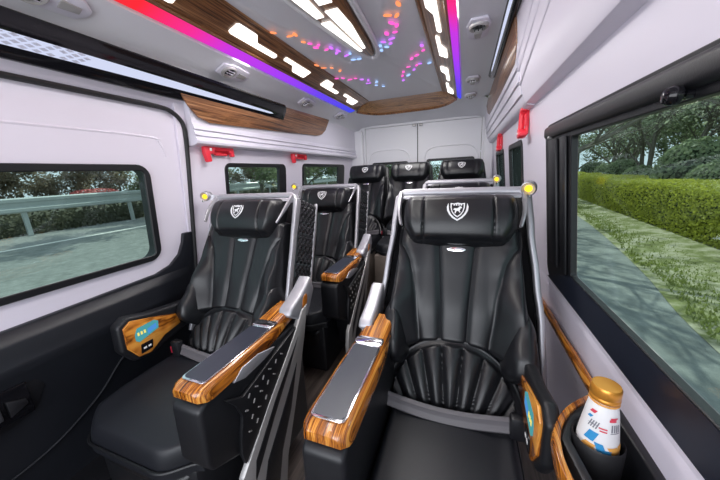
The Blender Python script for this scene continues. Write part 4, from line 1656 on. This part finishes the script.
rt = [('A', 8.9, 22.5, .95), ('A', 8.4, 18.6, .9), ('A', 9.4, 14.6, 1.0), ('A', 10.6, 27.5, 1.15), ('A', 8.1, 11.4, .95), ('A', 10.9, 16.4, 1.1), ('A', 10.4, 13.0, 1.0), ('A', 9.0, 16.5, 1.0), ('A', 9.6, 20.5, 1.05), ('A', 10.2, 25.0, 1.1), ('A', 8.6, 13.4, .95), ('A', 8.2, 30, 1.2), ('A', 12.2, 18.0, 1.1), ('A', 7.6, 9.5, 1.0),
      ('B', 11.4, 15.5, .95), ('B', 12.0, 20.2, 1.0), ('B', 12.6, 25.5, 1.1), ('B', 10.6, 11.8, .9), ('B', 13.5, 31.5, 1.3), ('B', 15.5, 22.5, 1.2), ('B', 14.8, 17.0, 1.1), ('B', 14.5, 27, 1.1), ('B', 11, 36, 1.4), ('B', 16.5, 38, 1.6), ('B', 13.0, 13.2, 1.0), ('B', 7.6, 33, 1.2), ('B', 9.0, 43, 1.5), ('A', 6.9, 36, 1.2)]
ordn = ['nearest', 'second nearest', 'third nearest', 'fourth nearest', 'fifth nearest', 'sixth nearest', 'seventh nearest', 'eighth nearest', 'ninth nearest', 'tenth nearest', 'eleventh nearest', 'twelfth nearest', 'thirteenth nearest', 'fourteenth nearest', 'farthest']
for kk, word in (('A', 'thin bare-branched tree'), ('B', 'dense leafy tree')):
    L_ = sorted([t for t in rt if t[0] == kk], key=lambda t: t[1] ** 2 + t[2] ** 2)
    for i, (k, x, y, s) in enumerate(L_):
        plant(k, x, y, s, i * 1.9 + .4, f'{word} behind the hedge, {ordn[i] if i < len(L_) - 1 else "farthest"} of its kind', TG)
lt = [(-20.6, 5.2, 1.), (-20.9, 7.4, 1.1), (-20.3, 9.6, .95), (-21.0, 12.0, 1.15), (-20.4, 14.5, 1.0), (-21.2, 17.2, 1.2), (-20.6, 20.0, 1.1), (-20.3, 23.5, 1.1), (-20.8, 27.5, 1.2), (-20.2, 32, 1.2), (-20.5, 37, 1.3), (-20.2, 43, 1.4), (-20.7, 3.0, 1.0)]
for i, (x, y, s) in enumerate(sorted(lt, key=lambda t: t[1])):
    nm_ = ['first', 'second', 'third', 'fourth', 'fifth', 'sixth', 'seventh', 'eighth', 'ninth', 'tenth', 'eleventh', 'twelfth', 'last'][i]
    plant('C', x, y, s, i * 2.3, f'dry brown thicket behind the guard rail, {nm_} from the camera end', LG)
for i, (x, y, s, lb) in enumerate(((-17.2, 22.0, 1.15, 'leafy tree leaning over the guard rail, seen through the nearer small left window'), (-17.4, 30.0, 1.3, 'leafy tree by the guard rail, seen through the farther small left window'),
                                   (-17.6, 12.5, .95, 'leafy tree standing at the rail end beside the sliding door window'), (-13.5, 38, 1.5, 'large leafy tree down the road, seen past the second row seat'))):
    plant('B', x, y, s, i * 1.3 + 2, lb, LG)
for i, (x, y, s, lb) in enumerate(((-4.5, 17, 1.3, 'leafy tree straight behind the van on the left of the rear doors'), (-1.2, 19, 1.4, 'leafy tree straight behind the van, through the right rear door window'), (1.4, 24, 1.5, 'leafy tree behind the van near the right corner post'), (-8.5, 24, 1.5, 'leafy tree behind the van far out on the left'), (-1.75, 13.5, .62, 'small leafy tree close behind the van, filling the right rear door window'), (-3.9, 14.0, .62, 'small leafy tree close behind the van, showing in the left rear door window'))):
    plant('B', x, y, s, i * 1.7, lb, 'trees behind the van')
# bare trees on the car park behind the van: their boughs throw the streaks of shade on the asphalt
TD = make_tree(9.0, 5, 260, MT['leaf2'], .07, .62, nm='street_tree', group='bare trees on the car park behind the van', low=.22)
for i, (x, y, s, lb) in enumerate(((2.3, 11.5, 1.0, 'bare tree on the car park nearest the right rear corner of the van'), (1.2, 16.0, 1.15, 'bare tree on the car park farther behind the rear doors'), (1.45, 7.6, .85, 'smallest bare tree on the car park, just behind the right rear door'), (1.95, 9.4, .95, 'bare tree on the car park between the smallest one and the hedge end'))):
    o = TD if i == 0 else copy_tree(TD)
    o.location, o.scale, o.rotation_euler, o['label'] = (x, y, GZ), (s, s, s), (0, 0, i * 2.1 + .6), lb
for i, (x, y, s, lb) in enumerate(((-12.6, 15.5, 1.25, 'broad leafy tree shading the far side of the road, left of the two'), (-12.2, 20.5, 1.3, 'broad leafy tree shading the far side of the road, right of the two'), (-13.4, 11.0, 1.15, 'broad leafy tree overhanging the road nearest the sliding door window'))):
    plant('B', x, y, s, i * 1.1 + .3, lb, 'road trees shading the far lane')
# low roadside brush under the guard rail
mb = MB()
for i in range(16000):
    x = -17.4 - abs(random.gauss(0, .9))
    y = random.uniform(2, 45)
    z = GZ + .05 + random.random() ** 1.5 * (.75 + .5 * (x < -18))
    leaves(mb, (x, y, z), (1, 0, .4), .10)
br = mb.build('brush', MT['brush'], smooth=False, recalc=False)
br['kind'] = 'stuff'
tag(br, 'low dark brush growing along and under the guard rail', 'brush')
# blossom bush by the rail
mb = MB()
for i in range(900):
    d = Vector((random.gauss(0, 1), random.gauss(0, 1), random.gauss(0, 1))).normalized()
    leaves(mb, (-18.9 + d.x * .5, 9.6 + d.y * 1.1, -.35 + d.z * .22), d, .06)
o = mb.build('blossom_bush', MT['pink'], smooth=False, recalc=False)
tag(o, 'low pink blossoming bush above the guard rail', 'shrub')

# guard rail
root = thing('guard_rail', 'galvanised steel guard rail along the far side of the road', 'guard rail', (-17.0, 10, GZ))
sec = [(.0, -.30), (.06, -.25), (.06, -.14), (.0, -.08), (.0, .08), (.06, .14), (.06, .25), (.0, .30), (-.012, .30), (-.012, -.30)]
mb = MB()
mb.sweep([(-17.0, -14, -.60), (-17.0, 60, -.60)], [(a, b) for a, b in sec], (0, 0, 1))
mb.build('rail_beam', MT['steel'], root)
for i in range(18):
    MB().box((-17.16, -10 + i * 4, GZ), (-17.03, -9.86 + i * 4, -.5)).build('post', MT['steel'], root)

# ------------------------------------------------------------------ light
w = bpy.data.worlds.new('world')
SC.world = w
w.use_nodes = True
bg = w.node_tree.nodes['Background']
bg.inputs[0].default_value = (.80, .88, 1., 1)
bg.inputs[1].default_value = 1.15

sun = bpy.data.lights.new('sun', 'SUN')
sun.energy = 5.0
sun.angle = radians(.8)
sun.color = (1., .95, .85)
so = bpy.data.objects.new('sun', sun)
COL.objects.link(so)
az, elv = math.atan2(.90, .05), radians(44)
dv = Vector((cos(az) * cos(elv), sin(az) * cos(elv), sin(elv)))
so.rotation_euler = dv.to_track_quat('Z', 'Y').to_euler()


def area(name, loc, sx, sy, power, col, tgt):
    l = bpy.data.lights.new(name, 'AREA')
    l.shape = 'RECTANGLE'
    l.size, l.size_y = sx, sy
    l.energy = power
    l.color = col
    o_ = bpy.data.objects.new(name, l)
    COL.objects.link(o_)
    o_.location = loc
    o_.rotation_euler = (Vector(tgt) - Vector(loc)).to_track_quat('-Z', 'Y').to_euler()
    return o_


# the cabin's own ceiling lights, plus an added fill at the rear
area('ceiling_light_left', (-1.0, 1.4, .63), .12, 3.0, 12, (1, .97, .95), (-.95, 1.4, -1))
area('ceiling_light_right', (-.15, 1.4, .63), .12, 3.0, 11, (1, .97, .95), (-.2, 1.4, -1))
area('rear_fill_light', (-.56, 2.65, .64), .6, .4, 8, (1, .98, .97), (-.56, 2.75, -1))  # added fill to brighten the rear; no lamp fixture belongs to it
area('ceiling_light_middle', (-.56, .8, .655), .2, 1.9, 9, (1, .97, .95), (-.56, .8, -1))
# daylight through the windscreen behind the camera
area('windscreen_daylight', (-.56, -1.0, -.05), 1.7, .9, 24, (.93, .95, 1.), (-.56, 2.0, .35))

# ------------------------------------------------------------------ camera
cam = bpy.data.cameras.new('camera')
cam.sensor_width = 36
cam.lens = 280 / 720 * 36
cam.clip_start = .02
cam.clip_end = 300
co = bpy.data.objects.new('camera', cam)
COL.objects.link(co)
yaw, pitch, roll = .3603917, .2337281, -.05
f = Vector((-sin(yaw) * cos(pitch), cos(yaw) * cos(pitch), -sin(pitch)))
r = Vector((cos(yaw), sin(yaw), 0))
u = r.cross(f)
r2 = r * cos(roll) + u * sin(roll)
u2 = -r * sin(roll) + u * cos(roll)
mw = Matrix((r2, u2, -f)).transposed().to_4x4()
co.matrix_world = mw
SC.camera = co

# lift everything so that the cabin floor lies at z = 0
for o in SC.objects:
    if '_w' in o:
        del o['_w']
    if o.parent is None:
        o.location.z += UP

SC.view_settings.view_transform = 'Standard'
SC.view_settings.look = 'None'
SC.view_settings.gamma = 1
SC.view_settings.exposure = 0
SC.view_settings.use_curve_mapping = False
